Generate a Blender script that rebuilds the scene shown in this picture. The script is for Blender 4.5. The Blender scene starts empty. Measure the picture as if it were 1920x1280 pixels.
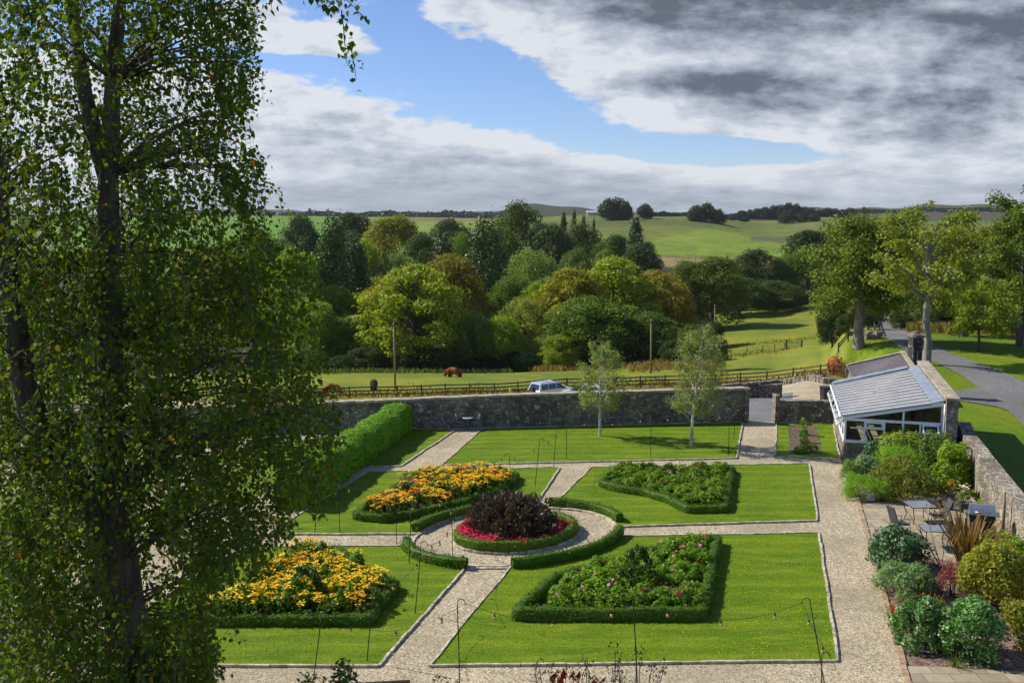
import bpy, math, random
import numpy as np
from mathutils import Vector, Matrix, noise as mnoise
sc = bpy.context.scene
col = sc.collection
rad = math.radians
F = 35/36*1920
CH = 12.0
TH = math.atan(235/F)
cT, sT = math.cos(TH), math.sin(TH)
rs = np.random.RandomState

# ---------------------------------------------------------------- survey: where a sight line meets the ground
def ray(px, py):
    dx = (px-960)/F; dy = (640-py)/F
    return dx, cT+dy*sT, dy*cT-sT
def G(px, py, z=0.0):
    x, y, w = ray(px, py); t = (z-CH)/w
    return Vector((x*t, y*t, z))
def A(px, py, Y):
    x, y, w = ray(px, py); t = Y/y
    return Vector((x*t, Y, CH+w*t))
def zpy(py, Y): return A(960, py, Y).z

# ---------------------------------------------------------------- terrain heights
COLS = {
 -1500: [(0,0),(58,0),(63,-1),(95,-6),(120,-9),(150,-12),(200,-19),(300,-20),(500,-8),(800,2),(1100,8),(2000,12),(4000,24)],
 560: [(0,0),(58,0),(63,-1),(95,-6),(108,750),(120,732),(135,714),(147,697),(156,-13.5),(200,-15),(300,-15),(480,-8),(680,447),(1000,405),(1500,9),(4000,396)],
 700: [(0,0),(58,0),(63,-1),(95,-6),(108,745),(120,727),(135,709),(147,696),(156,-13.5),(200,-15),(300,-15),(480,-8),(700,440),(1000,408),(1500,9),(4000,397)],
 900: [(0,0),(58,0),(63,-1),(95,-5.8),(108,739),(120,721),(135,705),(147,697),(156,-13.5),(200,-15),(320,-15),(500,-6),(800,424),(1000,409),(1500,9),(4000,396)],
 1100: [(0,0),(58,0),(63,-1),(92,-5),(108,727),(130,705),(150,690),(160,-13),(220,-14.5),(350,-14),(500,462),(700,427),(900,402),(1300,8),(3000,397)],
 1300: [(0,0),(58,0),(66,-.6),(80,-2.2),(94,-4.6),(108,721),(130,699),(160,664),(200,-11.5),(260,-12),(350,-13),(450,493),(480,480),(620,446),(800,404),(1000,8),(1500,15),(4000,398)],
 1450: [(0,0),(58,0),(66,-.5),(80,-2),(94,-3.9),(108,719),(130,690),(160,650),(200,612),(250,575),(300,-12),(450,-9),(600,455),(900,422),(1100,412),(2000,18),(4000,398)],
 1545: [(0,0),(58,0),(80,-1.2),(95,708),(112,688),(160,640),(200,608),(250,-9),(450,-5),(700,440),(1000,409),(2000,18),(4000,396)],
 1600: [(0,0),(58,0),(78,-1.2),(89,-2.9),(92,-2.5),(97,-.3),(130,-2.2),(160,-3.8),(200,-5),(400,-6),(800,3),(1300,404),(2500,393),(4000,20)],
 1665: [(0,0),(94,0),(98,-.2),(130,-2.2),(160,-3.8),(200,-5),(400,-6),(800,3),(1300,404),(2500,393),(4000,20)],
 3400: [(0,0),(98,0),(130,-1.2),(160,-2.8),(200,-4),(400,-4),(800,6),(1500,400),(2500,391),(4000,20)],
}
U = np.concatenate([np.linspace(-1.5,-.56,24,endpoint=False), np.linspace(-.56,.56,560,endpoint=False), np.linspace(.56,1.5,25)])
YY = np.concatenate([np.linspace(1,56,12,endpoint=False), np.linspace(56,260,260,endpoint=False), np.geomspace(260,4200,170)])
def _table():
    keys = sorted(COLS); cu = np.array([(k-960)/F for k in keys])
    prof = []
    for k in keys:
        ys = [a for a,_ in COLS[k]]; zs = [b if abs(b) < 100 else zpy(b, a) for a,b in COLS[k]]
        prof.append(np.interp(YY, ys, zs))
    prof = np.array(prof)
    out = np.zeros((len(U), len(YY)))
    idx = np.clip(np.searchsorted(cu, U)-1, 0, len(cu)-2)
    t = np.clip((U-cu[idx])/(cu[idx+1]-cu[idx]), 0, 1); t = t*t*(3-2*t)
    out = prof[idx]*(1-t)[:,None] + prof[idx+1]*t[:,None]
    flat = YY < 58
    for _ in range(3):                      # soften creases
        s = out.copy(); s[:,1:-1] = (out[:,:-2]+2*out[:,1:-1]+out[:,2:])/4; out = s
        s = out.copy(); s[1:-1] = (out[:-2]+2*out[1:-1]+out[2:])/4; out = s
    X = U[:,None]*YY[None,:]
    far = np.clip((YY-110)/120, 0, 1)[None,:]*np.clip((1600-YY)/800,0,1)[None,:]
    out += far*(np.sin(X*.031+YY*.017)*.5+np.sin(X*.011-YY*.023+2)*.8)
    ridge = np.clip((YY-1200)/900,0,1)[None,:]; out += ridge*(9*np.sin(U*19+1.0)+6*np.sin(U*47+.5)+3*np.sin(U*110)+np.where(np.abs(U-.05)<.06,8*np.cos((U-.05)/.06*1.57),0)+np.where(np.abs(U-.5)<.08,22*np.cos((U-.5)/.08*1.57),0))[:,None]
    out[:, flat] = 0
    return out
ZT = _table()
def zt(X, Y):
    u = X/max(Y, 1); i = int(np.searchsorted(U, u))-1; j = int(np.searchsorted(YY, Y))-1
    i = min(max(i,0), len(U)-2); j = min(max(j,0), len(YY)-2)
    a = min(max((u-U[i])/(U[i+1]-U[i]),0),1); b = min(max((Y-YY[j])/(YY[j+1]-YY[j]),0),1)
    return float((ZT[i,j]*(1-a)+ZT[i+1,j]*a)*(1-b)+(ZT[i,j+1]*(1-a)+ZT[i+1,j+1]*a)*b)
def T(px, Y):                               # ground point under image column px at depth Y
    py = 600
    for _ in range(4):
        p = A(px, py, Y); z = zt(p.x, Y); dyv = (z-CH)/Y
        py = 640 - F*(dyv*cT+sT)/(cT-dyv*sT)
    return Vector((A(px,py,Y).x, Y, z))
def H(px, py, y0=20):                       # where a sight line meets the terrain
    Y = y0
    while Y < 3800:
        p = A(px, py, Y)
        if p.z < zt(p.x, Y): return Vector((p.x, Y, zt(p.x, Y)))
        Y *= 1.004
    return A(px, py, 3800)

# ---------------------------------------------------------------- objects
def tag(o, label=None, cat=None, group=None, kind=None):
    if label: o['label'] = label
    if cat: o['category'] = cat
    if group: o['group'] = group
    if kind: o['kind'] = kind
    return o
def empty(name, loc=(0,0,0), rz=0, label=None, cat=None, group=None):
    o = bpy.data.objects.new(name, None); col.objects.link(o); o.location = loc; o.rotation_euler = (0,0,rz)
    o.empty_display_size = .1
    return tag(o, label, cat, group)
def link(name, me, m, parent=None, org=None):
    o = bpy.data.objects.new(name, me); col.objects.link(o)
    if m is not None and not me.materials: me.materials.append(m)
    if parent: o.parent = parent
    return o
def mesh_np(name, V, Fc, smooth=False):
    V = np.asarray(V, dtype=np.float32); Fc = np.asarray(Fc, dtype=np.int32)
    me = bpy.data.meshes.new(name); n, k = Fc.shape
    me.vertices.add(len(V)); me.vertices.foreach_set('co', V.ravel())
    me.loops.add(n*k); me.loops.foreach_set('vertex_index', Fc.ravel())
    me.polygons.add(n); me.polygons.foreach_set('loop_start', np.arange(0,n*k,k,dtype=np.int32))
    try: me.polygons.foreach_set('loop_total', np.full(n,k,dtype=np.int32))
    except Exception: pass
    if smooth: me.polygons.foreach_set('use_smooth', np.ones(n,dtype=bool))
    me.update(calc_edges=True); me.validate()
    return me
class MB:
    def __init__(s): s.v = []; s.f = []; s.sm = []
    def add(s, vs, fs, smooth=False):
        b = len(s.v); s.v += [tuple(v) for v in vs]; s.f += [tuple(i+b for i in f) for f in fs]; s.sm += [smooth]*len(fs); return s
    def hexa(s, p):       # 8 corners, bottom 4 then top 4
        return s.add(p, [(3,2,1,0),(4,5,6,7),(0,1,5,4),(1,2,6,5),(2,3,7,6),(3,0,4,7)])
    def box(s, c, d, rz=0, bev=0):
        x,y,z = d[0]/2,d[1]/2,d[2]/2; co,si = math.cos(rz),math.sin(rz)
        P = []
        for zz in (-z,z):
            for a,b in ((-x,-y),(x,-y),(x,y),(-x,y)): P.append((c[0]+a*co-b*si, c[1]+a*si+b*co, c[2]+zz))
        return s.hexa(P)
    def bar(s, p, q, w, h, up=(0,0,1)):
        p,q = Vector(p),Vector(q); d = (q-p).normalized(); u = Vector(up)
        if abs(d.dot(u)) > .98: u = Vector((0,1,0))
        r = d.cross(u).normalized()*w/2; t = r.cross(d).normalized()*h/2
        return s.hexa([p-r-t,p+r-t,q+r-t,q-r-t,p-r+t,p+r+t,q+r+t,q-r+t])
    def tube(s, pts, radii, n=8, cap=True):
        pts = [Vector(p) for p in pts]
        if not hasattr(radii,'__len__'): radii = [radii]*len(pts)
        V = []; d0 = (pts[1]-pts[0]).normalized(); r = d0.orthogonal().normalized()
        for i,p in enumerate(pts):
            d = (pts[min(i+1,len(pts)-1)]-pts[max(i-1,0)])
            d = d.normalized() if d.length > 1e-9 else d0
            r = (r-d*r.dot(d)); r = r.normalized() if r.length > 1e-6 else d.orthogonal().normalized()
            b = d.cross(r)
            for k in range(n):
                a = 2*math.pi*k/n; V.append(p+(r*math.cos(a)+b*math.sin(a))*radii[i])
        Fs = [(i*n+k, i*n+(k+1)%n, (i+1)*n+(k+1)%n, (i+1)*n+k) for i in range(len(pts)-1) for k in range(n)]
        s.add(V, Fs, True)
        if cap: 
            b = len(s.v)-len(V)
            s.f += [tuple(b+k for k in range(n))[::-1], tuple(b+(len(pts)-1)*n+k for k in range(n))]; s.sm += [False,False]
        return s
    def lathe(s, c, prof, n=12):
        V = [(c[0]+r*math.cos(2*math.pi*k/n), c[1]+r*math.sin(2*math.pi*k/n), c[2]+z) for r,z in prof for k in range(n)]
        m = len(prof)
        s.add(V, [(i*n+k, i*n+(k+1)%n, (i+1)*n+(k+1)%n, (i+1)*n+k) for i in range(m-1) for k in range(n)]+[tuple(range(n))[::-1], tuple((m-1)*n+k for k in range(n))], True)
        return s
    def poly(s, pts): return s.add(pts, [tuple(range(len(pts)))])
    def build(s, name, m, parent=None, org=None):
        v = s.v if org is None else [(a-org[0],b-org[1],c-org[2]) for a,b,c in s.v]
        me = bpy.data.meshes.new(name); me.from_pydata(v, [], s.f); me.polygons.foreach_set('use_smooth', s.sm); me.update()
        return link(name, me, m, parent)
def copy_tree(o, parent=None):
    c = o.copy(); col.objects.link(c); c.parent = parent
    for ch in [x for x in o.children]: copy_tree(ch, c)
    return c
def unit(a): return a/np.maximum(np.linalg.norm(a,axis=1,keepdims=True),1e-9)
def leafquads(C, N, S, r, asp=.6, tan=None, six=False):
    """one small leaf face per centre"""
    n = len(C); S = np.broadcast_to(np.asarray(S,dtype=float),(n,))[:,None]
    t = r.randn(n,3) if tan is None else tan+r.randn(n,3)*.25
    t = unit(t-N*np.sum(t*N,axis=1,keepdims=True)); b = np.cross(N,t)
    if six:
        V = np.stack([C-t*S*.5, C-t*S*.22+b*S*asp*.5, C+t*S*.15+b*S*asp*.42, C+t*S*.6, C+t*S*.15-b*S*asp*.42, C-t*S*.22-b*S*asp*.5],1)
        V[:,[1,2,4,5]] += N[:,None,:]*S[:,None,:]*.08
        k = 6
    else:
        V = np.stack([C-t*S*.5, C+b*S*asp*.5, C+t*S*.5, C-b*S*asp*.5],1); k = 4
    return V.reshape(-1,3), np.arange(n*k).reshape(n,k)
def merge(parts):
    V = []; Fc = []; b = 0
    for v,f in parts: V.append(v); Fc.append(f+b); b += len(v)
    return np.concatenate(V), np.concatenate(Fc)

# ---------------------------------------------------------------- materials
class NT:
    def __init__(s, nt): s.nt = nt
    def n(s, t, **kw):
        x = s.nt.nodes.new(t)
        for k,v in kw.items():
            if k.startswith('i_'): x.inputs[k[2:].replace('_',' ')].default_value = v
            else: setattr(x,k,v)
        return x
    def l(s, a, b): s.nt.links.new(a, b)
    def m(s, op, a, b=None, c=None, clamp=False):
        x = s.n('ShaderNodeMath', operation=op, use_clamp=clamp)
        for i,v in enumerate((a,b,c)):
            if v is None: continue
            if isinstance(v,(int,float)): x.inputs[i].default_value = v
            else: s.l(v, x.inputs[i])
        return x.outputs[0]
    def mix(s, f, a, b, bt='MIX'):
        x = s.n('ShaderNodeMix', data_type='RGBA', blend_type=bt, clamp_factor=True)
        for i,v in ((0,f),(6,a),(7,b)):
            if isinstance(v,(int,float)): x.inputs[i].default_value = v
            elif isinstance(v,(tuple,list)): x.inputs[i].default_value = (*v[:3],1)
            else: s.l(v, x.inputs[i])
        return x.outputs[2]
    def noise(s, vec, scale, detail=4, rough=.55, dist=0):
        x = s.n('ShaderNodeTexNoise'); x.inputs['Scale'].default_value = scale; x.inputs['Detail'].default_value = detail
        x.inputs['Roughness'].default_value = rough; x.inputs['Distortion'].default_value = dist
        if vec is not None: s.l(vec, x.inputs['Vector'])
        return x.outputs['Fac']
    def voro(s, vec, scale, feat='F1', out='Distance', rnd=1):
        x = s.n('ShaderNodeTexVoronoi', feature=feat); x.inputs['Scale'].default_value = scale; x.inputs['Randomness'].default_value = rnd
        s.l(vec, x.inputs['Vector']); return x.outputs[out]
    def map(s, v, a, b, c=0, d=1, smooth=True):
        x = s.n('ShaderNodeMapRange', interpolation_type='SMOOTHSTEP' if smooth else 'LINEAR')
        x.inputs[1].default_value=a; x.inputs[2].default_value=b; x.inputs[3].default_value=c; x.inputs[4].default_value=d
        s.l(v, x.inputs[0]); return x.outputs[0]
    def ramp(s, v, stops):
        x = s.n('ShaderNodeValToRGB'); e = x.color_ramp.elements
        while len(e) < len(stops): e.new(.5)
        for i,(p,c) in enumerate(stops): e[i].position = p; e[i].color = (*c,1)
        s.l(v, x.inputs[0]); return x.outputs[0]
    def vmul(s, v, k):
        x = s.n('ShaderNodeVectorMath', operation='MULTIPLY'); s.l(v, x.inputs[0]); x.inputs[1].default_value = k; return x.outputs[0]
def newmat(name):
    m = bpy.data.materials.new(name); m.use_nodes = True; nt = m.node_tree
    b = nt.nodes['Principled BSDF']; return m, NT(nt), b
def bump(t, b, h, strength=.5, dist=.02):
    x = t.n('ShaderNodeBump'); x.inputs['Strength'].default_value = strength; x.inputs['Distance'].default_value = dist
    t.l(h, x.inputs['Height']); t.l(x.outputs[0], b.inputs['Normal'])
def plain(name, c, rough=.6, metal=0, var=.15, scale=8, bmp=0, spec=.5):
    m,t,b = newmat(name); pos = t.n('ShaderNodeTexCoord').outputs['Object']
    n = t.noise(pos, scale, 5)
    t.l(t.mix(t.map(n,.3,.7), tuple(x*(1-var) for x in c), tuple(min(1,x*(1+var)) for x in c)), b.inputs['Base Color'])
    b.inputs['Roughness'].default_value = rough; b.inputs['Metallic'].default_value = metal; b.inputs['Specular IOR Level'].default_value = spec
    if bmp: bump(t, b, n, bmp, .01)
    return m
def foliage(name, transl=.35, var=.35, rare=None, rough=.5, tint=(1,1,1), objcol=True, yellow=.25, spec=.25):
    """leaf surface: the object's colour, varied from leaf to leaf and from clump to clump"""
    m,t,b = newmat(name)
    if objcol: base = t.n('ShaderNodeObjectInfo').outputs['Color']
    else: base = tint
    rnd = t.n('ShaderNodeNewGeometry').outputs['Random Per Island']
    pos = t.n('ShaderNodeTexCoord').outputs['Object']
    big = t.map(t.noise(pos, .6, 2), .35, .65)
    c = t.mix(t.m('MULTIPLY', big, yellow), base, t.mix(1, base, (1.7,1.25,.6), 'MULTIPLY'))
    hv = t.n('ShaderNodeHueSaturation'); t.l(c, hv.inputs['Color'])
    t.l(t.m('ADD', t.m('MULTIPLY', rnd, 2*var), 1-var), hv.inputs['Value'])
    t.l(t.m('ADD', t.m('MULTIPLY', t.m('FRACT', t.m('MULTIPLY', rnd, 17.3)), .03), .485), hv.inputs['Hue'])
    c = hv.outputs[0]
    if rare:
        for i,(p,rc) in enumerate(rare):
            f = t.m('FRACT', t.m('MULTIPLY', rnd, 91.7+i*37.1)); c = t.mix(t.m('LESS_THAN', f, p), c, rc)
    t.l(c, b.inputs['Base Color']); b.inputs['Roughness'].default_value = rough; b.inputs['Specular IOR Level'].default_value = spec
    tr = t.n('ShaderNodeBsdfTranslucent'); t.l(t.mix(1, c, (1.3,1.35,.5), 'MULTIPLY'), tr.inputs['Color'])
    mx = t.n('ShaderNodeMixShader'); mx.inputs[0].default_value = transl
    t.l(b.outputs[0], mx.inputs[1]); t.l(tr.outputs[0], mx.inputs[2])
    t.l(mx.outputs[0], t.nt.nodes['Material Output'].inputs['Surface'])
    return m
M = {}
M['leaf'] = foliage('leaves', transl=.42)
M['leafbig'] = foliage('broad_leaves', transl=.4, rare=[(.03,(.28,.22,.02)),(.005,(.30,.11,.01))], yellow=.5, rough=.6, spec=.18)
M['leafdark'] = foliage('dark_needles', transl=.1, var=.3, yellow=.05)
M['gloss'] = foliage('glossy_leaves', transl=.2, rough=.42, spec=.4, yellow=.1)
M['turf'] = foliage('grass_blades', transl=.3, var=.26, yellow=.8, spec=.05, rough=.8)
M['petal'] = foliage('petals', transl=.3, var=.2, yellow=0, rough=.6)
def bark(name, a, bcol, sc_=6):
    m,t,b = newmat(name); p = t.vmul(t.n('ShaderNodeTexCoord').outputs['Object'], (1,1,.25))
    n = t.noise(p, sc_, 6, .65); t.l(t.mix(t.map(n,.35,.65), a, bcol), b.inputs['Base Color']); b.inputs['Roughness'].default_value=.9
    bump(t, b, n, .7, .05); return m
M['bark'] = bark('bark', (.045,.035,.025), (.12,.1,.08))
M['barkgrey'] = bark('grey_bark', (.13,.12,.1), (.3,.28,.24))
M['birchbark'] = bark('birch_bark', (.35,.31,.25), (.7,.66,.58), 9)
def gravel(name, c1, c2, c3, sc_=22, big=.35):
    m,t,b = newmat(name); p = t.n('ShaderNodeNewGeometry').outputs['Position']
    v = t.n('ShaderNodeTexVoronoi'); v.inputs['Scale'].default_value = sc_; t.l(p, v.inputs['Vector'])
    sep = t.n('ShaderNodeSeparateColor'); t.l(v.outputs['Color'], sep.inputs[0])
    v2 = t.n('ShaderNodeTexVoronoi'); v2.inputs['Scale'].default_value = sc_*.45; t.l(p, v2.inputs['Vector'])
    sep2 = t.n('ShaderNodeSeparateColor'); t.l(v2.outputs['Color'], sep2.inputs[0])
    s = t.m('ADD', t.m('MULTIPLY', sep.outputs[0], .6), t.m('MULTIPLY', sep2.outputs[1], .4))
    c = t.ramp(s, [(0.1,c1),(.45,c2),(.85,c3)])
    n = t.noise(p, big, 5, .6)
    c = t.mix(t.map(n,.38,.66,0,.5), c, tuple(x*.6 for x in c2)); c = t.mix(t.map(t.noise(t.vmul(p,(1.5,.5,1)),1.1,4,.7),.5,.72,0,.35), c, tuple(min(.8,x*1.5) for x in c2))
    n2 = t.noise(p, 1.7, 4, .6); c = t.mix(t.map(n2,.62,.8,0,.35), c, (.12,.13,.05))
    t.l(c, b.inputs['Base Color']); b.inputs['Roughness'].default_value = .9
    bump(t, b, s, .6, .02); return m
M['gravel'] = gravel('gravel', (.105,.082,.048), (.37,.305,.195), (.76,.65,.45), 42)
M['greygravel'] = gravel('grey_gravel', (.07,.07,.073), (.15,.15,.16), (.28,.28,.29), 34)
M['mulch'] = gravel('bark_mulch', (.05,.03,.022), (.16,.10,.075), (.34,.24,.19), 18)
M['soil'] = gravel('soil', (.05,.032,.02), (.10,.068,.045), (.18,.13,.09), 9, 1.2)
M['asphalt'] = gravel('asphalt', (.10,.098,.098), (.15,.145,.143), (.21,.205,.20), 12, .12)
def lawnmat(name, c1, c2, c3, fine=14, stripes=0, attr=False):
    m,t,b = newmat(name); p = t.n('ShaderNodeNewGeometry').outputs['Position']
    big = t.noise(p, .35, 4, .6, .5); mid = t.noise(t.vmul(p,(.55,2.0,1)), 1.3, 6, .7); fn = t.noise(p, fine, 3, .7)
    if attr:
        a = t.n('ShaderNodeVertexColor', layer_name='field').outputs['Color']
        lo = t.mix(1, a, (.72,.8,.8), 'MULTIPLY'); hi = t.mix(1, a, (1.35,1.15,1.0), 'MULTIPLY'); dr = t.mix(1, a, (1.7,1.15,1.3), 'MULTIPLY')
        big = t.noise(t.vmul(p,(1,.5,1)), .05, 6, .62, 1.0); c = t.mix(t.map(big,.38,.64), lo, hi)
        c = t.mix(t.map(t.noise(p,.32,6,.7,.8),.52,.78,0,.8), c, dr)
        c = t.mix(t.map(t.noise(p,1.3,6,.8),.42,.66,0,.7), c, lo); c = t.mix(t.map(t.noise(t.vmul(p,(1,.6,1)),.11,5,.7),.5,.62,0,.45), c, dr)
    else:
        c = t.mix(t.map(big,.35,.65), c1, c2); c = t.mix(t.map(mid,.42,.68,0,.75), c, c3)
        if stripes:
            rot = t.n('ShaderNodeVectorMath', operation='DOT_PRODUCT'); t.l(p, rot.inputs[0]); rot.inputs[1].default_value = (-.03,1,0)
            w = t.m('SINE', t.m('MULTIPLY', t.m('ADD',rot.outputs['Value'],t.m('MULTIPLY',big,.8)), 2*math.pi/1.1)); c = t.mix(t.map(w,-.5,.5,0,stripes), c, tuple(x*.62 for x in c1))
    c = t.mix(t.map(t.noise(p,5,4,.75),.45,.65,0,.35), c, t.mix(1, c, (.7,.72,.6), 'MULTIPLY')); c = t.mix(t.map(fn,.35,.65,0,.6), c, t.mix(1, c, (.5,.56,.42), 'MULTIPLY'))
    t.l(c, b.inputs['Base Color']); b.inputs['Roughness'].default_value = .85; b.inputs['Specular IOR Level'].default_value = .15
    bump(t, b, fn, .5, .05); return m
M['lawn'] = lawnmat('mown_lawn', (.10,.19,.004), (.155,.24,.006), (.25,.30,.025), 26, .30)
M['terrain'] = lawnmat('pasture', None, None, None, 5, attr=True)
def wallmat(name, d, l, lichen=.3, sc_=3.2):
    m,t,b = newmat(name); tc = t.n('ShaderNodeTexCoord').outputs['Object']
    wob = t.n('ShaderNodeVectorMath', operation='ADD'); nn = t.n('ShaderNodeTexNoise'); nn.inputs['Scale'].default_value=3; t.l(tc, nn.inputs['Vector'])
    t.l(tc, wob.inputs[0]); t.l(t.vmul(nn.outputs['Color'],(.12,.12,.12)), wob.inputs[1])
    p = t.vmul(wob.outputs[0], (1,1,1.7))
    e = t.voro(p, sc_, 'DISTANCE_TO_EDGE'); v = t.n('ShaderNodeTexVoronoi'); v.inputs['Scale'].default_value = sc_; t.l(p, v.inputs['Vector'])
    sep = t.n('ShaderNodeSeparateColor'); t.l(v.outputs['Color'], sep.inputs[0])
    c = t.mix(sep.outputs[0], d, l)
    st = t.noise(tc, .7, 6, .7, .6); c = t.mix(t.map(st,.4,.62,0,.7), c, tuple(x*.45 for x in d))
    c = t.mix(t.map(e,0,.05,.55,0), c, tuple(x*.6 for x in d))
    li = t.noise(tc, 3.4, 4, .62, .4); c = t.mix(t.m('MULTIPLY',t.map(li,.60,.65), lichen*2, clamp=True), c, (.5,.48,.42))
    lj = t.noise(t.vmul(tc,(1,1,.8)), 2.1, 5, .7); c = t.mix(t.map(lj,.6,.72,0,lichen), c, (.33,.3,.23))
    t.l(c, b.inputs['Base Color']); b.inputs['Roughness'].default_value = .95
    h = t.m('ADD', t.map(e,0,.12), t.m('MULTIPLY', t.noise(tc,14,4,.7), .6)); bump(t, b, h, .8, .06); return m
M['wall'] = wallmat('rubble_wall', (.15,.13,.10), (.38,.33,.25), .9)
M['wallpale'] = wallmat('pale_rubble_wall', (.20,.17,.13), (.46,.39,.30), .8, 4.2)
M['coping'] = plain('stone_coping', (.33,.28,.21), .9, var=.35, scale=2.5, bmp=.5)
M['edging'] = plain('edging_stone', (.44,.39,.29), .9, var=.4, scale=4, bmp=.5)
M['brickedge'] = plain('brick_edging', (.34,.24,.16), .9, var=.3, scale=5, bmp=.4)
def flags(name):
    m,t,b = newmat(name); p = t.n('ShaderNodeNewGeometry').outputs['Position']
    k = t.n('ShaderNodeTexBrick'); k.inputs['Scale'].default_value = 1.0; k.inputs['Brick Width'].default_value = .72; k.inputs['Row Height'].default_value = .5
    k.inputs['Mortar Size'].default_value = .012; k.inputs['Color1'].default_value = (.29,.235,.15,1); k.inputs['Color2'].default_value=(.42,.36,.25,1); k.inputs['Mortar'].default_value=(.14,.11,.08,1)
    k.squash = .7; k.squash_frequency = 3; t.l(p, k.inputs['Vector'])
    n = t.noise(p, 2.5, 5, .65); t.l(t.mix(t.map(n,.4,.75,0,.5), k.outputs['Color'], (.2,.16,.12)), b.inputs['Base Color']); b.inputs['Roughness'].default_value=.85
    bump(t, b, k.outputs['Fac'], -.4, .01); return m
M['flags'] = flags('sandstone_flags')
M['white'] = plain('white_frame_paint', (.78,.8,.82), .35, var=.04, scale=2)
M['roofpanel'] = plain('white_roof_panel', (.235,.23,.222), .8, var=.16, scale=1.5, spec=.15)
M['rib'] = plain('white_roof_rib', (.82,.83,.85), .4, var=.03)
M['lead'] = plain('lead_flashing', (.30,.34,.40), .4, .3, var=.2, scale=3)
M['iron'] = plain('black_iron', (.02,.022,.02), .5, .6)
M['wood_dark'] = plain('creosoted_wood', (.075,.045,.035), .85, var=.35, scale=5)
M['pole'] = plain('weathered_pole', (.24,.19,.12), .9, var=.25)
M['wood'] = plain('bench_wood', (.30,.14,.06), .6, var=.25, scale=12)
M['darkstone'] = wallmat('dark_stone', (.035,.033,.03), (.075,.07,.06), .3, 2.2)
M['slate'] = plain('slate', (.16,.14,.145), .7, var=.3, scale=6, bmp=.4)
def glass(name, tint=(.8,.85,.85)):
    m,t,b = newmat(name); nt = t.nt
    tr = t.n('ShaderNodeBsdfTransparent'); tr.inputs[0].default_value = (*tint,1)
    gl = t.n('ShaderNodeBsdfGlossy'); gl.inputs['Roughness'].default_value=.03
    fr = t.n('ShaderNodeFresnel'); fr.inputs[0].default_value = 1.5
    mx = t.n('ShaderNodeMixShader'); t.l(fr.outputs[0], mx.inputs[0]); t.l(tr.outputs[0], mx.inputs[1]); t.l(gl.outputs[0], mx.inputs[2])
    t.l(mx.outputs[0], nt.nodes['Material Output'].inputs['Surface']); return m
M['glass'] = glass('window_glass')
M['carglass'] = plain('car_glass', (.02,.03,.035), .08, var=.1, spec=.8)
M['carpaint'] = plain('silver_blue_paint', (.58,.62,.68), .25, .4, var=.03)
M['carsilver'] = plain('silver_paint', (.62,.64,.68), .2, .5, var=.03)
M['rubber'] = plain('rubber', (.02,.02,.02), .8)
M['redlens'] = plain('red_lens', (.35,.02,.02), .3)
# ---------------------------------------------------------------- camera, sun, sky
cam = bpy.data.objects.new('camera', bpy.data.cameras.new('camera')); col.objects.link(cam)
cam.data.lens = 35; cam.data.sensor_width = 36; cam.data.clip_end = 20000; cam.data.clip_start = .1
cam.location = (0,0,CH); cam.rotation_euler = (math.pi/2-TH, 0, 0); sc.camera = cam
SUN_EL = rad(40); sdir = Vector((-.915,.40,0)).normalized()*math.cos(SUN_EL)+Vector((0,0,math.sin(SUN_EL)))
sun = bpy.data.objects.new('sun', bpy.data.lights.new('sun','SUN')); col.objects.link(sun)
sun.data.energy = 4.6; sun.data.angle = rad(.53); sun.data.color = (1,.935,.81)
sun.rotation_euler = sdir.to_track_quat('Z','Y').to_euler()
w = bpy.data.worlds.new('World'); sc.world = w; w.use_nodes = True
t = NT(w.node_tree); w.node_tree.nodes.clear()
sky = t.n('ShaderNodeTexSky', sky_type='NISHITA', sun_disc=False); sky.sun_elevation = SUN_EL
sky.sun_rotation = math.atan2(sdir.x, sdir.y); sky.air_density = 1.0; sky.dust_density = .2; sky.ozone_density = 2.0; sky.altitude = 900
d = t.n('ShaderNodeTexCoord').outputs['Generated']
sp = t.n('ShaderNodeSeparateXYZ'); t.l(d, sp.inputs[0]); dx,dy,dz = sp.outputs
ay = t.m('MAXIMUM', t.m('ABSOLUTE', dy), .05)
u = t.m('DIVIDE', dx, ay); v = t.m('DIVIDE', dz, ay)
zz = t.m('ADD', t.m('MAXIMUM', dz, 0), .07)
q = t.n('ShaderNodeCombineXYZ'); t.l(t.m('DIVIDE', dx, zz), q.inputs[0]); t.l(t.m('DIVIDE', dy, zz), q.inputs[1])
def blob(px, py, sx, sy, amp, tilt=0):
    u0 = (px-960)/F; v0 = (405-py)/F*1.03; du = t.m('SUBTRACT', u, u0); dv = t.m('SUBTRACT', t.m('SUBTRACT', v, v0), t.m('MULTIPLY', du, tilt))
    e = t.m('ADD', t.m('POWER', t.m('ABSOLUTE', t.m('DIVIDE', du, sx/F)), 2), t.m('POWER', t.m('ABSOLUTE', t.m('DIVIDE', dv, sy/F)), 2))
    return t.m('MULTIPLY', t.m('EXPONENT', t.m('MULTIPLY', e, -1)), amp)
def total(bs):
    s = bs[0]
    for b_ in bs[1:]: s = t.m('ADD', s, b_)
    return s
q2 = t.n('ShaderNodeCombineXYZ'); t.l(u, q2.inputs[0]); t.l(t.m('MULTIPLY', t.m('POWER', t.m('MAXIMUM', v, .001), .7), 1.9), q2.inputs[1])
n1 = t.noise(q2.outputs[0], 2.2, 2, .5); n2 = t.noise(q2.outputs[0], 6, 7, .58, .1)
n3 = t.noise(q2.outputs[0], 22, 4, .6)
qb = t.n('ShaderNodeVectorMath', operation='ADD'); t.l(q2.outputs[0], qb.inputs[0]); qb.inputs[1].default_value = (-.018,.030,0)
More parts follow.
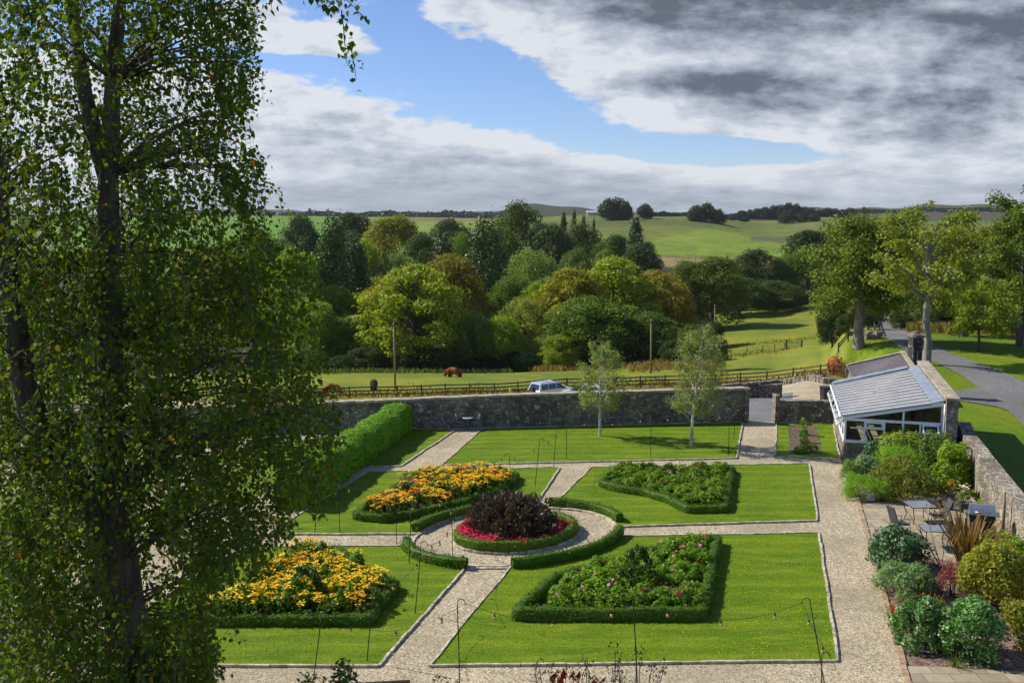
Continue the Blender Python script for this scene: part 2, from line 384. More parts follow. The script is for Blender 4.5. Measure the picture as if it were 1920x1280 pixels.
def billow(vec, s_, dd):
    n_ = t.noise(vec, s_, dd, .58, .1); return t.m('SUBTRACT', 1, t.m('ABSOLUTE', t.m('MULTIPLY', t.m('SUBTRACT', n_, .5), 3.2)))
puff = t.noise(q2.outputs[0], 7, 6, .6, .15); lit = t.m('SUBTRACT', t.noise(q2.outputs[0], 9, 7, .62, .1), t.noise(qb.outputs[0], 9, 7, .62, .1))
fine = billow(q2.outputs[0], 16, 5)
nn = t.m('ADD', t.m('ADD', t.m('MULTIPLY', n1, .2), t.m('MULTIPLY', n2, .5)), t.m('ADD', t.m('MULTIPLY', n3, .22), t.m('MULTIPLY', fine, .05)))
B = total([blob(1560,20,620,150,.42), blob(1750,200,430,150,.38), blob(1000,-10,220,50,.20), blob(1180,130,130,60,.10), blob(1300,190,190,55,.16),
           blob(520,260,560,75,.36,-.19), blob(1000,345,420,48,.30,-.1), blob(600,95,190,36,.22,-.1), blob(820,50,60,20,.07), blob(850,100,60,14,.05),
           blob(960,395,3000,62,.36), blob(300,-60,260,60,.10),
           blob(880,150,230,60,-.20,-.3), blob(1390,290,260,24,-.30,-.05), blob(800,20,130,60,-.10), blob(640,140,260,16,-.16,-.1)])
cov = t.m('ADD', nn, B)
mask = t.map(cov, .535, .60)
D = total([blob(1230,25,260,60,.85), blob(1560,40,420,75,.30), blob(1310,172,170,26,.75), blob(1850,90,320,120,.50), blob(1650,225,260,50,.42), blob(1000,385,1800,45,.26), blob(760,300,420,60,.10,-.15), blob(1800,310,260,50,.2)])
hz_ = t.map(v, .0, .09, .35, 1)
shade = t.m('ADD', t.m('MULTIPLY', D, .88), t.m('MULTIPLY', hz_, t.m('ADD', t.m('MULTIPLY', t.m('SUBTRACT', puff, .5), 1.15), t.m('ADD', t.m('MULTIPLY', lit, -2.0), t.m('MULTIPLY', t.m('SUBTRACT', .55, fine), .22)))))
shade = t.m('ADD', shade, t.m('MULTIPLY', t.map(cov,.64,1.0), .32), clamp=True)
cc = t.ramp(shade, [(0,(.73,.76,.815)),(.3,(.52,.565,.65)),(.62,(.33,.37,.445)),(.85,(.20,.225,.28)),(1,(.13,.15,.19))])
b1 = t.n('ShaderNodeBackground'); t.l(t.mix(1, sky.outputs[0], (.80,.87,1.12), 'MULTIPLY'), b1.inputs[0]); b1.inputs[1].default_value = .088
b2 = t.n('ShaderNodeBackground'); t.l(cc, b2.inputs[0]); b2.inputs[1].default_value = .77
mx = t.n('ShaderNodeMixShader'); t.l(t.m('MULTIPLY', mask, .97), mx.inputs[0]); t.l(b1.outputs[0], mx.inputs[1]); t.l(b2.outputs[0], mx.inputs[2])
wo = t.n('ShaderNodeOutputWorld'); t.l(mx.outputs[0], wo.inputs[0])
sc.view_settings.view_transform = 'Standard'; sc.view_settings.look = 'None'; sc.view_settings.exposure = .42; sc.view_settings.gamma = 1

# ---------------------------------------------------------------- terrain
Xg = U[:,None]*YY[None,:]; Yg = np.broadcast_to(YY[None,:], Xg.shape)
Zg = ZT-np.where(Yg < 58, .06, 0)
nu, ny = Xg.shape
V = np.stack([Xg,Yg,Zg],-1).reshape(-1,3)
I = np.arange(nu*ny).reshape(nu,ny)
Fc = np.stack([I[:-1,:-1],I[1:,:-1],I[1:,1:],I[:-1,1:]],-1).reshape(-1,4)
me = mesh_np('terrain', V, Fc, True)
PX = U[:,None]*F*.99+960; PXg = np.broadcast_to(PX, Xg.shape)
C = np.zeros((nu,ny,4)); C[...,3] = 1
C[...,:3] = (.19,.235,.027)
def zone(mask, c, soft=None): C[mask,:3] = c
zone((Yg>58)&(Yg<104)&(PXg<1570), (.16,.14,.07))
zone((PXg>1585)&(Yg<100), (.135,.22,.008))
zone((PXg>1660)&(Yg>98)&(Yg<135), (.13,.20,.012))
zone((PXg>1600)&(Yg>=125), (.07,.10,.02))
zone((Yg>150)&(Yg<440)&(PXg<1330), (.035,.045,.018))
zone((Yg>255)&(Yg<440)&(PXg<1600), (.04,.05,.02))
zone((Yg>=440)&(Yg<1000), (.18,.27,.03))
zone((Yg>=620+60*np.sin(PXg*.02))&(Yg<1000)&(PXg>1010), (.15,.19,.036))
zone((Yg>=440)&(Yg<486)&(PXg>1100)&(PXg<1480), (.36,.27,.12))
zone((Yg>=486)&(Yg<492), (.05,.05,.025))
zone((PXg>1400)&(Yg>600)&(Yg<660), (.13,.125,.06))
zone((PXg>1475)&(PXg<1700)&(Yg>840)&(Yg<880), (.20,.18,.07))
zone((PXg<760)&(Yg>=560)&(Yg<1000), (.13,.27,.02))
zone((PXg>760)&(PXg<1010)&(Yg>880), (.19,.19,.05))
zone((PXg>=1010)&(PXg<1330)&(Yg>700)&(Yg<790), (.11,.14,.035))
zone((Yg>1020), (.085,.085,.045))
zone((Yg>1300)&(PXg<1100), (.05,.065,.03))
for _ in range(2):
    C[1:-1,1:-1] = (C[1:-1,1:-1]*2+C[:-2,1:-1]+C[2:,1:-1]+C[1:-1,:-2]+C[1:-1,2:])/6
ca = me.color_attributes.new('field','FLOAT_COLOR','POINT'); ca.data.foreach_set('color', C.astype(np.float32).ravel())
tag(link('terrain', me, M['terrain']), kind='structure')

def sheet(name, pts, z, m, kind='structure'):
    mb = MB(); mb.poly([(p[0],p[1],z) for p in pts]); return tag(mb.build(name, m), kind=kind)
VP = (1455,405)
def along(px, py, y2):                      # follow the garden's long axis from one sight point to another row
    k = (y2-VP[1])/(py-VP[1]); return (VP[0]+(px-VP[0])*k, y2)
g2 = lambda l: [G(*p) for p in l]
# gravel floor of the walled garden
sheet('gravel_path', g2([(-900,1700),(1850,1700),(1618,952),(1601,880),(1585,862),(1460,789),(1395,789),(800,802),(540,806),(-300,830)]), .0, M['gravel'])
EL = G(1155,1000)
# ring in the middle
RC = G(963,1003)*1.0
def ring_fit():
    n = (G(*along(870,1068,950))-G(870,1068)); n = n/n.y
    return n
Nn = ring_fit(); Ex = Vector((1,.02,0))
Lp = G(770,1030); Rp = G(1154,990); Fp = G(915,1064)
RA = (Rp.x-Lp.x)/2*.985; RB = RA*.93
RC = Vector(((Lp.x+Rp.x)/2, Fp.y+RB*1.0, 0))
def ring(th, k=1, dz=0): return RC+Ex*(RA*k*math.cos(th))+Nn*(RB*k*math.sin(th))+Vector((0,0,dz))
def rth(px, py):
    p = G(px,py)-RC; b_ = p.y/Nn.y; a_ = p.x-Nn.x*b_; return math.atan2(b_/RB, a_/RA)
def arc(p0, p1, k=1, n=14, ccw=True):
    a,b_ = rth(*p0), rth(*p1)
    if ccw and b_ < a: b_ += 2*math.pi
    if not ccw and b_ > a: b_ -= 2*math.pi
    return [ring(a+(b_-a)*i/(n-1), k) for i in range(n)]
ztop = .035
lawns = {
 'front_right': g2([(805,1250),(1570,1240),(1535,1000)])+arc((1157,1008),(958,1064),1.0,14,False),
 'front_left': arc((872,1064),(765,1024),1.0,12,False)+g2([(462,1027),(104,1248),(710,1250)]),
 'back_left': g2([(500,1003)])+arc((795,1001),(1003,948),1.0,12,False)+g2([(1050,877),(689,886)]),
 'back_right': arc((1040,946),(1155,990),1.0,12,False)+g2([(1532,977),(1517,870),(1108,877)]),
 'far': g2([(828,873),(1381,860),(1392,792),(905,804)]),
 'hedge': g2([(640,876),(751,875),(853,807),(770,804)]),
 'gate': g2([(1453,857),(1576,862),(1562,796),(1456,792)]),
}
def edge_strip(name, pts, w_=.075, h_=.07, m='edging', closed=True, step=.42, seed=1, z0=0):
    r = random.Random(seed); mb = MB(); n = len(pts)
    for i in range(n if closed else n-1):
        a,b_ = Vector(pts[i]), Vector(pts[(i+1)%n]); L = (b_-a).length
        if L < .02: continue
        k = max(1,int(L/step)); dd = (b_-a)/k
        for j in range(k):
            off = Vector((r.uniform(-.012,.012), r.uniform(-.012,.012), 0)); g = dd.normalized()*.008
            p = a+dd*j+off+g; q_ = a+dd*(j+1)+off-g; hh = h_*r.uniform(.9,1.12)
            p.z = q_.z = z0+hh/2; mb.bar(p, q_, w_*r.uniform(.85,1.1), hh)
    return tag(mb.build(name, M[m]), kind='structure')
def refine(pts, step=1.2, amp=.03, seed=0):
    r = random.Random(seed); out = []
    n = len(pts)
    for i in range(n):
        a,b_ = pts[i],pts[(i+1)%n]; k = max(1,int((b_-a).length/step))
        for j in range(k):
            p = a.lerp(b_, j/k)
            out.append(p+Vector((r.uniform(-amp,amp),r.uniform(-amp,amp),0)) if j else p.copy())
    return out
for i,(k,pts) in enumerate(lawns.items()):
    P_ = refine(pts, seed=i); sheet('lawn', P_, ztop, M['lawn']); edge_strip('lawn_edging', P_, seed=i)
# grass lawns west of the tall hedge, seen through the big tree
for k,(a,b_,c_,d_) in enumerate([((240,985),(430,872),(560,868),(470,940)),((300,868),(560,825),(700,812),(590,868)),((-500,1050),(150,900),(300,905),(40,1100)),((-400,890),(200,830),(480,812),(330,850))]):
    sheet('lawn', g2([a,b_,c_,d_]), ztop, M['lawn'])
edge_strip('ring_edging', [ring(2*math.pi*i/60, .985) for i in range(60)], .10, .06, seed=9)
edge_strip('bed_kerb', [ring(2*math.pi*i/48, .615) for i in range(48)], .10, .08, seed=10)
edge_strip('path_edging', [G(868,1066),G(958,1066)], .12, .05, closed=False, seed=11)
edge_strip('brick_edging', [G(1595,882),G(1612,950),G(1640,1055),G(1672,1165),G(1705,1290),G(1740,1420)], .16, .06, 'brickedge', False, .32, 12)
# patio, planting bed soil, mulch
sheet('patio', g2([(1612,948),(1640,1050),(1700,1030),(1800,1060),(1905,1060),(1900,1000),(1812,925),(1760,915)]), .02, M['flags'])
sheet('patio', g2([(1702,1249),(1760,1250),(1960,1262),(2200,1500),(1760,1500)]), .02, M['flags'])
sheet('planting_bed', g2([(1576,864),(1612,948),(1760,950),(1830,935),(1778,862)]), .015, M['soil'])
sheet('planting_bed', g2([(1640,1052),(1702,1249),(1960,1262),(2200,1400),(2200,1200),(1905,1030),(1700,1030)]), .012, M['mulch'])
sheet('planting_bed', g2([(1477,798),(1531,799),(1541,853),(1481,851)]), ztop+.01, M['soil'])
sheet('planting_bed', g2([(645,880),(690,866),(800,803),(745,803),(590,880)]), .02, M['soil'])
# ground outside the wall: lane, drive
def patch(name, m, sel, off=.05):           # a sheet cut from the terrain's own grid
    ii = np.argwhere(sel(PXg[:-1,:-1], Yg[:-1,:-1])); q_ = np.array([[I[i,j],I[i+1,j],I[i+1,j+1],I[i,j+1]] for i,j in ii])
    uq, inv = np.unique(q_.ravel(), return_inverse=True); Vq = V[uq].copy(); Vq[:,2] += off
    return tag(link(name, mesh_np(name, Vq, inv.reshape(-1,4), True), m), kind='structure')
def lane_far(px): return np.interp(px, [400,900,1100,1300,1450,1545,1640],[101,102,101,98,87,76,73])
patch('lane', M['gravel'], lambda p,y: (p>150)&(p<1640)&(y>58.5)&(y<lane_far(p))&~((p>1340)&(p<1475)&(y<72)))
patch('lane', M['greygravel'], lambda p,y: (p>1330)&(p<1485)&(y>57.2)&(y<72.5), .06)
def ribbon(name, cl, wd, m, off=.06, n=90):
    P_ = []; 
    pts = [Vector((p[0],p[1],0)) for p in cl]
    seg = [0]
    for a,b_ in zip(pts,pts[1:]): seg.append(seg[-1]+(b_-a).length)
    def at(s):
        for i in range(len(pts)-1):
            if s <= seg[i+1]+1e-6: f=(s-seg[i])/(seg[i+1]-seg[i]); break
        p0=pts[max(i-1,0)];p1=pts[i];p2=pts[i+1];p3=pts[min(i+2,len(pts)-1)]
        return .5*((2*p1)+(p2-p0)*f+(2*p0-5*p1+4*p2-p3)*f*f+(3*p1-p0-3*p2+p3)*f**3)
    cs = [at(seg[-1]*i/n) for i in range(n+1)]; k=7; Vv=[]; 
    for i,c in enumerate(cs):
        dd = (cs[min(i+1,n)]-cs[max(i-1,0)]).normalized(); nr = Vector((dd.y,-dd.x,0)); ww = np.interp(i/n, np.linspace(0,1,len(wd)), wd)
        for j in range(k):
            p = c+nr*(j/(k-1)-.5)*ww; Vv.append((p.x,p.y,zt(p.x,p.y)+off))
    Fv = [(i*k+j,i*k+j+1,(i+1)*k+j+1,(i+1)*k+j) for i in range(n) for j in range(k-1)]
    mb = MB(); mb.add(Vv,Fv,True); return tag(mb.build(name, m), kind='structure')
H2 = lambda px,py: H(px,py)
dr = [H2(1645,545),H2(1652,575),H2(1663,600),H2(1685,628),H2(1728,655),H2(1785,678),H2(1838,700),H2(1900,738),H2(1975,790),H2(2100,900),H2(2260,1120),H2(2500,1500)]
ribbon('driveway', dr, [2.4,2.5,2.6,2.9,3.2,3.6,4,4.4], M['asphalt'])
sheet('forecourt', [G(1768,750,.06),G(1800,750,.06),G(1870,762,.06),G(1925,783,.06),G(2100,860,.06),G(2100,800,.06),G(1900,738,.06),G(1850,728,.06),G(1828,727,.06),G(1784,733,.06)], .055, M['asphalt'])
# ---------------------------------------------------------------- hedges
def sweep(mb, path, w_, h_, closed, r, z0=0, step=.12, jit=.035):
    """rounded clipped-hedge body along a path"""
    pts = [Vector(p) for p in path]; out = []
    n = len(pts)
    for i in range(n if closed else n-1):
        a,b_ = pts[i],pts[(i+1)%n]; k = max(1,int((b_-a).length/step))
        for j in range(k): out.append(a.lerp(b_, j/k))
    if not closed: out.append(pts[-1])
    prof = [(-.5,0),(-.52,.35),(-.5,.8),(-.40,.97),(-.12,1.02),(.12,1.02),(.40,.97),(.5,.8),(.52,.35),(.5,0)]
    m = len(out); k = len(prof); Vv = []; C_ = []; N_ = []
    for i,p in enumerate(out):
        a = out[(i-1)%m] if closed else out[max(i-1,0)]; b_ = out[(i+1)%m] if closed else out[min(i+1,m-1)]
        d_ = (b_-a); d_.z = 0; d_.normalize(); nr = Vector((d_.y,-d_.x,0)); wv = w_*(1+.10*math.sin(i*.37)+r.uniform(-.05,.05)); hv = h_*(1+.04*math.sin(i*.21+1)+r.uniform(-.03,.03))
        for (x,y) in prof:
            q_ = p+nr*x*wv*.94; Vv.append((q_.x+r.uniform(-jit,jit), q_.y+r.uniform(-jit,jit), z0+y*hv*.97))
    mb.add(Vv, [(i*k+j,i*k+j+1,((i+1)%m)*k+j+1,((i+1)%m)*k+j) for i in range(m if closed else m-1) for j in range(k-1)])
    if not closed:
        b0 = len(mb.v)-len(Vv); mb.f += [tuple(b0+j for j in range(k)), tuple(b0+(m-1)*k+j for j in range(k))[::-1]]; mb.sm += [False,False]
    return out
def scatter_on(mb, n, r):
    """random points with normals on the faces of a mesh builder"""
    V_ = np.array(mb.v); T_ = []
    for f in mb.f:
        for i in range(1,len(f)-1): T_.append((f[0],f[i],f[i+1]))
    T_ = np.array(T_); a,b_,c = V_[T_[:,0]],V_[T_[:,1]],V_[T_[:,2]]; cr = np.cross(b_-a,c-a); ar = np.linalg.norm(cr,axis=1)
    idx = r.choice(len(T_), n, p=ar/ar.sum()); u_,v_ = r.rand(n,1),r.rand(n,1); fl = u_+v_>1; u_ = np.where(fl,1-u_,u_); v_ = np.where(fl,1-v_,v_)
    return a[idx]+(b_[idx]-a[idx])*u_+(c[idx]-a[idx])*v_, unit(cr[idx])
def leafy(name, mb, m, n, size, seed, colr, parent=None, out=.03, org=None, jit=.9, asp=.6):
    """a leafy skin over a solid body, one mesh"""
    r = rs(seed); P_, N_ = scatter_on(mb, n, r)
    cen = np.array(mb.v).mean(0)
    P_ = P_+N_*(r.rand(n,1)**2*out*3.2-out*.3); Nn_ = unit(N_+r.randn(n,3)*jit*.6)
    S = size*(.6+.8*r.rand(n)); Vq, Fq = leafquads(P_, Nn_, S, r, asp)
    fs = []
    for f in mb.f:
        for i in range(1,len(f)-1,2):
            g = f[:1]+f[i:i+3]; fs.append(g if len(g)==4 else g+(g[0],)[:0]+(g[-1],)[:0])
    quad = [f for f in fs if len(f)==4]
    Vb = np.array(mb.v); Vall, Fall = merge([(Vb, np.array(quad)), (Vq, Fq)])
    if org is not None: Vall = Vall-np.array(org)
    o = link(name, mesh_np(name, Vall, Fall), m, parent); o.color = (*colr,1); return o
BOX = (.075,.165,.014)
def hedge(name, path, w_, h_, closed, seed, label, n_per=430, size=.065, colr=BOX, z0=.02, group=None, m='leaf'):
    r = random.Random(seed); mb = MB(); out = sweep(mb, path, w_, h_, closed, r, z0)
    L = len(out)*.12; org = Vector(path[0]); org.z = 0
    o = leafy(name, mb, M[m], int(L*n_per), size, seed, colr, org=org); o.location = org
    return tag(o, label, 'hedge', group)
hedge('box_hedge', [ring(2*math.pi*i/40,.565) for i in range(40)], .30, .38, True, 1, 'low round box hedge enclosing the dark purple shrub', colr=(.10,.20,.016))
hedge('box_hedge', arc((1036,944),(1160,981),1.06,14,False), .32, .36, False, 2, 'curved box hedge on the far right side of the round path', group='curved hedges round the circular path')
hedge('box_hedge', arc((1153,1003),(960,1066),1.04,16,False), .32, .35, False, 3, 'long curved box hedge on the near right side of the round path', group='curved hedges round the circular path')
hedge('box_hedge', arc((874,1066),(764,1022),1.04,10,False), .32, .35, False, 4, 'short curved box hedge on the near left side of the round path', group='curved hedges round the circular path')
hedge('box_hedge', arc((793,998),(960,946),1.05,12,False), .32, .35, False, 5, 'curved box hedge between the orange flower bed and the round path', group='curved hedges round the circular path')
beds = {
 'A': [(668,974),(720,980),(790,968),(860,952),(925,932),(960,912),(968,898),(940,890),(800,893),(755,915)],
 'B': [(1130,914),(1165,924),(1210,930),(1250,942),(1290,962),(1358,961),(1370,886),(1150,887)],
 'C': [(968,1162),(1130,1163),(1316,1162),(1330,1090),(1344,1022),(1296,1022),(1225,1046),(1150,1068),(1040,1096)],
 'D': [(385,1172),(560,1172),(690,1172),(742,1106),(700,1092),(655,1062),(632,1040),(560,1046),(470,1106)],
}
blab = {'A': 'low box hedge round the far left bed of orange flowers', 'B': 'low box hedge round the far right bed of red roses',
        'C': 'low box hedge round the near right bed of pink flowers', 'D': 'low box hedge round the near left bed of yellow flowers'}
BED = {k: g2(v) for k,v in beds.items()}
for i,(k,p) in enumerate(BED.items()):
    hedge('box_hedge', p, .33, .32 if k!='C' else .38, True, 20+i, blab[k], 400, .065, group='box hedges round the four beds')
    sheet('bed_soil', p, ztop+.012, M['soil'])
# tall laurel hedge running from the back wall
lp = [G(750,806),G(742,811),G(700,842),G(655,873),G(600,914),G(545,955)]
hedge('laurel_hedge', lp, 1.55, 1.5, False, 31, 'tall bright green laurel hedge running to the back wall', 620, .13, (.13,.29,.016), 0)
# ---------------------------------------------------------------- flower clumps
def mound(r, n, R_, h_, size, asp, up=.5, fill=.35):
    """leaf faces spread through a domed clump, clustered in tufts"""
    k = max(5,int(n/28)); th = r.rand(k)*2*math.pi; ph = np.arccos(1-r.rand(k)*.95)
    Cc = np.stack([np.sin(ph)*np.cos(th)*R_*.8, np.sin(ph)*np.sin(th)*R_*.8, (np.cos(ph)*.75+.12)*h_],1)
    i = r.randint(0,k,n); dirs = unit(r.randn(n,3)); P_ = Cc[i]+dirs*(R_*.26)*r.rand(n,1)**.5
    P_[:,2] = np.abs(P_[:,2]); Nn_ = unit(dirs*.7+np.array([0,0,up])+r.randn(n,3)*.45)
    return leafquads(P_, Nn_, size*(.6+.8*r.rand(n)), r, asp)
def heads(r, n, R_, h_, size, tilt=.25, spread=1.0, sides=6, low=.75):
    a = r.rand(n)*2*math.pi; q_ = np.sqrt(r.rand(n))*R_*spread; x_ = q_*np.cos(a); y_ = q_*np.sin(a)
    if n > 20:
        kc = max(4,n//9); ac = r.rand(kc)*6.28; qc = np.sqrt(r.rand(kc))*R_*spread; ic = r.randint(0,kc,n); x_ = qc[ic]*np.cos(ac[ic])+r.randn(n)*.065; y_ = qc[ic]*np.sin(ac[ic])+r.randn(n)*.065; q_ = np.minimum(R_,np.hypot(x_,y_)); zz_ = r.rand(kc)[ic]*.8+.2*r.rand(n)
    else: zz_ = r.rand(n)
    P_ = np.stack([x_, y_, h_*(low+(1-low)*zz_+.25*(1-(q_/R_)**2))],1)
    Nn_ = unit(np.stack([r.randn(n)*tilt,r.randn(n)*tilt,np.ones(n)],1)); t_ = unit(np.cross(Nn_,r.randn(n,3))); b_ = np.cross(Nn_,t_)
    S = size*(.7+.6*r.rand(n,1)); V_ = []
    for k in range(sides):
        an = 2*math.pi*k/sides; rr = .5*(1 if k%2 else .78); V_.append(P_+(t_*math.cos(an)+b_*math.sin(an))*S*rr)
    V_ = np.stack(V_,1); V_[:,::2,2] += S*.08
    return V_.reshape(-1,3), np.arange(n*sides).reshape(n,sides)
def clump(name, cat, r, foli, flo, fcol, pcol, fm='leaf', pname='blossoms'):
    e = empty(name, cat=cat); o = link('foliage', mesh_np('foliage', *foli), M[fm], e); o.color = (*fcol,1)
    if flo is not None: o = link(pname, mesh_np(pname, *flo), M['petal'], e); o.color = (*pcol,1)
    return e
PARK = Vector((0,0,0))
protos = {}
for s in range(4):
    r = rs(100+s)
    protos['yellow',s] = lambda s=s: clump('yellow_flower_clump','flowers',rs(100+s), mound(rs(s),620,.56,.74,.13,.42), heads(rs(s+9),[150,110,130,45][s],.5,.70,.075), (.10,.20,.015),(.90,.60,.012))
    protos['orange',s] = lambda s=s: clump('orange_flower_clump','flowers',rs(110+s), mound(rs(s+4),560,.56,.66,.12,.4), heads(rs(s+19),110,.5,.66,.085), (.07,.13,.015),(.88,.46,.012))
    protos['mauve',s] = lambda s=s: clump('mauve_flower_clump','flowers',rs(120+s), mound(rs(s+8),560,.54,.78,.12,.4), heads(rs(s+29),50,.5,.76,.075), (.055,.09,.02),(.34,.07,.12))
    protos['peony',s] = lambda s=s: clump('leafy_flower_clump','flowers',rs(130+s), mound(rs(s+12),1400,.56,.66,.115,.45,.55), heads(rs(s+39),[1,1,1,2][s],.42,.66,.11,.5,1,8), (.16,.29,.018),[(.60,.16,.28),(.58,.13,.34),(.62,.26,.26),(.55,.12,.30)][s])
    protos['rose',s] = lambda s=s: clump('rose_bush','flowers',rs(140+s), mound(rs(s+16),1300,.55,.66,.105,.5,.5), heads(rs(s+49),[2,3,2,4][s],.42,.66,.12,.5,1,8), (.13,.25,.018),[(.45,.02,.03),(.62,.10,.16),(.50,.18,.30),(.60,.06,.06)][s])
    protos['green',s] = lambda s=s: clump('green_shrub','shrub',rs(150+s), mound(rs(s+22),800,.5,1.0,.12,.45,.4), None, (.05,.11,.016),None)
built = {}
def place(kind, s, x, y, z, sc_, rz, label, cat, group, zs=1.0):
    if (kind,s) not in built: o = built[kind,s] = protos[kind,s](); 
    else: o = copy_tree(built[kind,s])
    o.location = (x,y,z); o.rotation_euler = (0,0,rz); o.scale = (sc_,sc_,sc_*zs)
    return tag(o, label, cat, group)
def inside(p, poly):
    c = False; n = len(poly)
    for i in range(n):
        a,b_ = poly[i],poly[i-1]
        if (a.y>p[1]) != (b_.y>p[1]) and p[0] < (b_.x-a.x)*(p[1]-a.y)/(b_.y-a.y)+a.x: c = not c
    return c
def edge_d(p, poly):
    best = 9
    for i in range(len(poly)):
        a,b_ = poly[i-1],poly[i]; d_ = b_-a; t_ = max(0,min(1,((p[0]-a.x)*d_.x+(p[1]-a.y)*d_.y)/d_.length_squared)); q_ = a+d_*t_
        best = min(best, math.hypot(p[0]-q_.x,p[1]-q_.y))
    return best
def fill(key, choose, label, group, step=.72, seed=3, zs=1.0, marg=.30, sc0=1.0):
    r = random.Random(seed); poly = BED[key]; x0,x1 = min(p.x for p in poly),max(p.x for p in poly); y0,y1 = min(p.y for p in poly),max(p.y for p in poly)
    y = y0; row = 0
    while y < y1:
        x = x0+(row%2)*step/2
        while x < x1:
            p = (x+r.uniform(-.16,.16), y+r.uniform(-.16,.16)); x += step
            if inside(p, poly) and edge_d(p, poly) > marg:
                kind,s = choose(p, r); lb,ct,gr = label[kind]
                place(kind, s, p[0], p[1], ztop, sc0*r.uniform(.8,1.15), r.uniform(0,6.28), lb, ct, gr, zs*r.uniform(.85,1.15))
        y += step*.88; row += 1
LB = {'A': {'orange': ('clump of orange and gold flowers in the far left bed','flowers','orange clumps in the far left bed'),
            'yellow': ('clump of golden yellow flowers in the far left bed','flowers','golden clumps in the far left bed'),
            'mauve': ('clump of dusky pink flowers among orange ones, far left bed','flowers','dusky pink clumps in the far left bed')},
      'B': {'rose': ('leafy rose bush with a few red or pink blooms in the far right bed','flowers','rose bushes in the far right bed'),
            'peony': ('bright green leafy clump in the far right bed','flowers','leafy clumps in the far right bed'),'green': ('x','shrub','x')},
      'C': {'peony': ('bright green leafy clump with pink heads in the near right bed','flowers','leafy clumps in the near right bed'),
            'rose': ('darker green leafy clump in the near right bed','flowers','darker clumps in the near right bed'),'green': ('x','shrub','x')},
      'D': {'yellow': ('clump of golden yellow daisies in the near left bed','flowers','golden clumps in the near left bed'),
            'orange': ('clump of deep orange flowers in the near left bed','flowers','orange clumps in the near left bed'),'mauve': ('x','f','x')}}
fill('A', lambda p,r: (r.choices(['orange','yellow','mauve'],[.34,.50,.16])[0], r.randrange(4)), LB['A'], None, .66, 3, .9)
fill('B', lambda p,r: (r.choices(['rose','peony'],[.5,.5])[0], r.randrange(4)), LB['B'], None, .74, 4, .85)
fill('C', lambda p,r: (r.choices(['rose','peony'],[.15,.85])[0], r.randrange(4)), LB['C'], None, .80, 5, .92, sc0=1.05)
fill('D', lambda p,r: (r.choices(['orange','yellow'],[.12,.88])[0], r.choice([0,1,2,3,3])), LB['D'], None, .66, 6, 1.1)
pC = G(1195,1112); place('green',0, pC.x, pC.y, ztop, 1.25, .4, 'tall dark green shrub standing above the near right bed', 'shrub', None, 1.35)
pD = G(575,1140); place('green',1, pD.x, pD.y, ztop, 1.15, .9, 'tall dark green shrub amid the golden daisies of the near left bed', 'shrub', None, 1.25)
pB = G(1255,905); place('green',2, pB.x, pB.y, ztop, .95, .9, 'small upright green shrub at the back of the far right rose bed', 'shrub', None, 1.0)
# purple mound in the middle: spiky dark leaves
def purple():
    r = rs(77); base = RC+Nn*.25+Vector((-.25,0,0)); e = empty('purple_shrub', base, 0, 'broad mound of dark purple spiky leaves in the round bed', 'shrub')
    n = 9000; k = 170; th = r.rand(k)*2*math.pi; ph = np.arccos(1-r.rand(k)*.93)
    RX,RY,RZ = 1.72,1.75,1.38
    Cc = np.stack([np.sin(ph)*np.cos(th)*RX, np.sin(ph)*np.sin(th)*RY, np.cos(ph)*RZ*.85+.2],1)*(1+.05*r.randn(k,1))
    parts = []
    i = r.randint(0,k,n); up = unit(Cc[i]/np.array([RX,RY,RZ])+np.array([0,0,.8])+r.randn(n,3)*.6)
    P_ = Cc[i]*(.55+.5*r.rand(n,1))+r.randn(n,3)*.10; P_[:,2] = np.abs(P_[:,2])
    N_ = unit(np.cross(up, r.randn(n,3))+up*.1); parts.append(leafquads(P_, N_, .17*(.6+.8*r.rand(n)), r, .42, tan=up*2))
    o = link('foliage', mesh_np('foliage', *merge(parts)), M['gloss'], e); o.color = (.082,.060,.048,1)
    j = Cc[:,2] > .5; Ct = np.repeat(Cc[j]*1.02,9,0); u2 = unit(Ct+np.array([0,0,2.0])+r.randn(len(Ct),3)*.9); 
    o = link('shoot_tips', mesh_np('shoot_tips', *leafquads(Ct+u2*.05, unit(np.cross(u2,r.randn(len(Ct),3))), .17, r, .22, tan=u2*3)), M['gloss'], e); o.color = (.13,.065,.045,1)
purple()
# red bedding flowers round the mound
r = random.Random(8)
protos['red',0] = lambda: clump('red_bedding_flower','flowers',rs(1), mound(rs(61),170,.24,.30,.09,.5), heads(rs(62),60,.26,.32,.075), (.05,.12,.015),(.72,.028,.12))
protos['red',1] = lambda: clump('red_bedding_flower','flowers',rs(2), mound(rs(63),170,.24,.30,.09,.5), heads(rs(64),26,.26,.32,.07), (.05,.12,.015),(.55,.02,.06))
for i in range(46):
    th = math.pi*.92+ (i/46)*math.pi*1.25+r.uniform(-.03,.03)
    if i in (19,20,27,28,29): continue
    p = ring(th, .50-(.055 if i%2 else 0)); place('red', 0 if i<22 or i%5==0 else 1, p.x, p.y, .03, r.uniform(.9,1.25), r.uniform(0,6), 'crimson bedding flowers between round hedge and purple shrub', 'flowers', 'crimson bedding plants in the round bed')
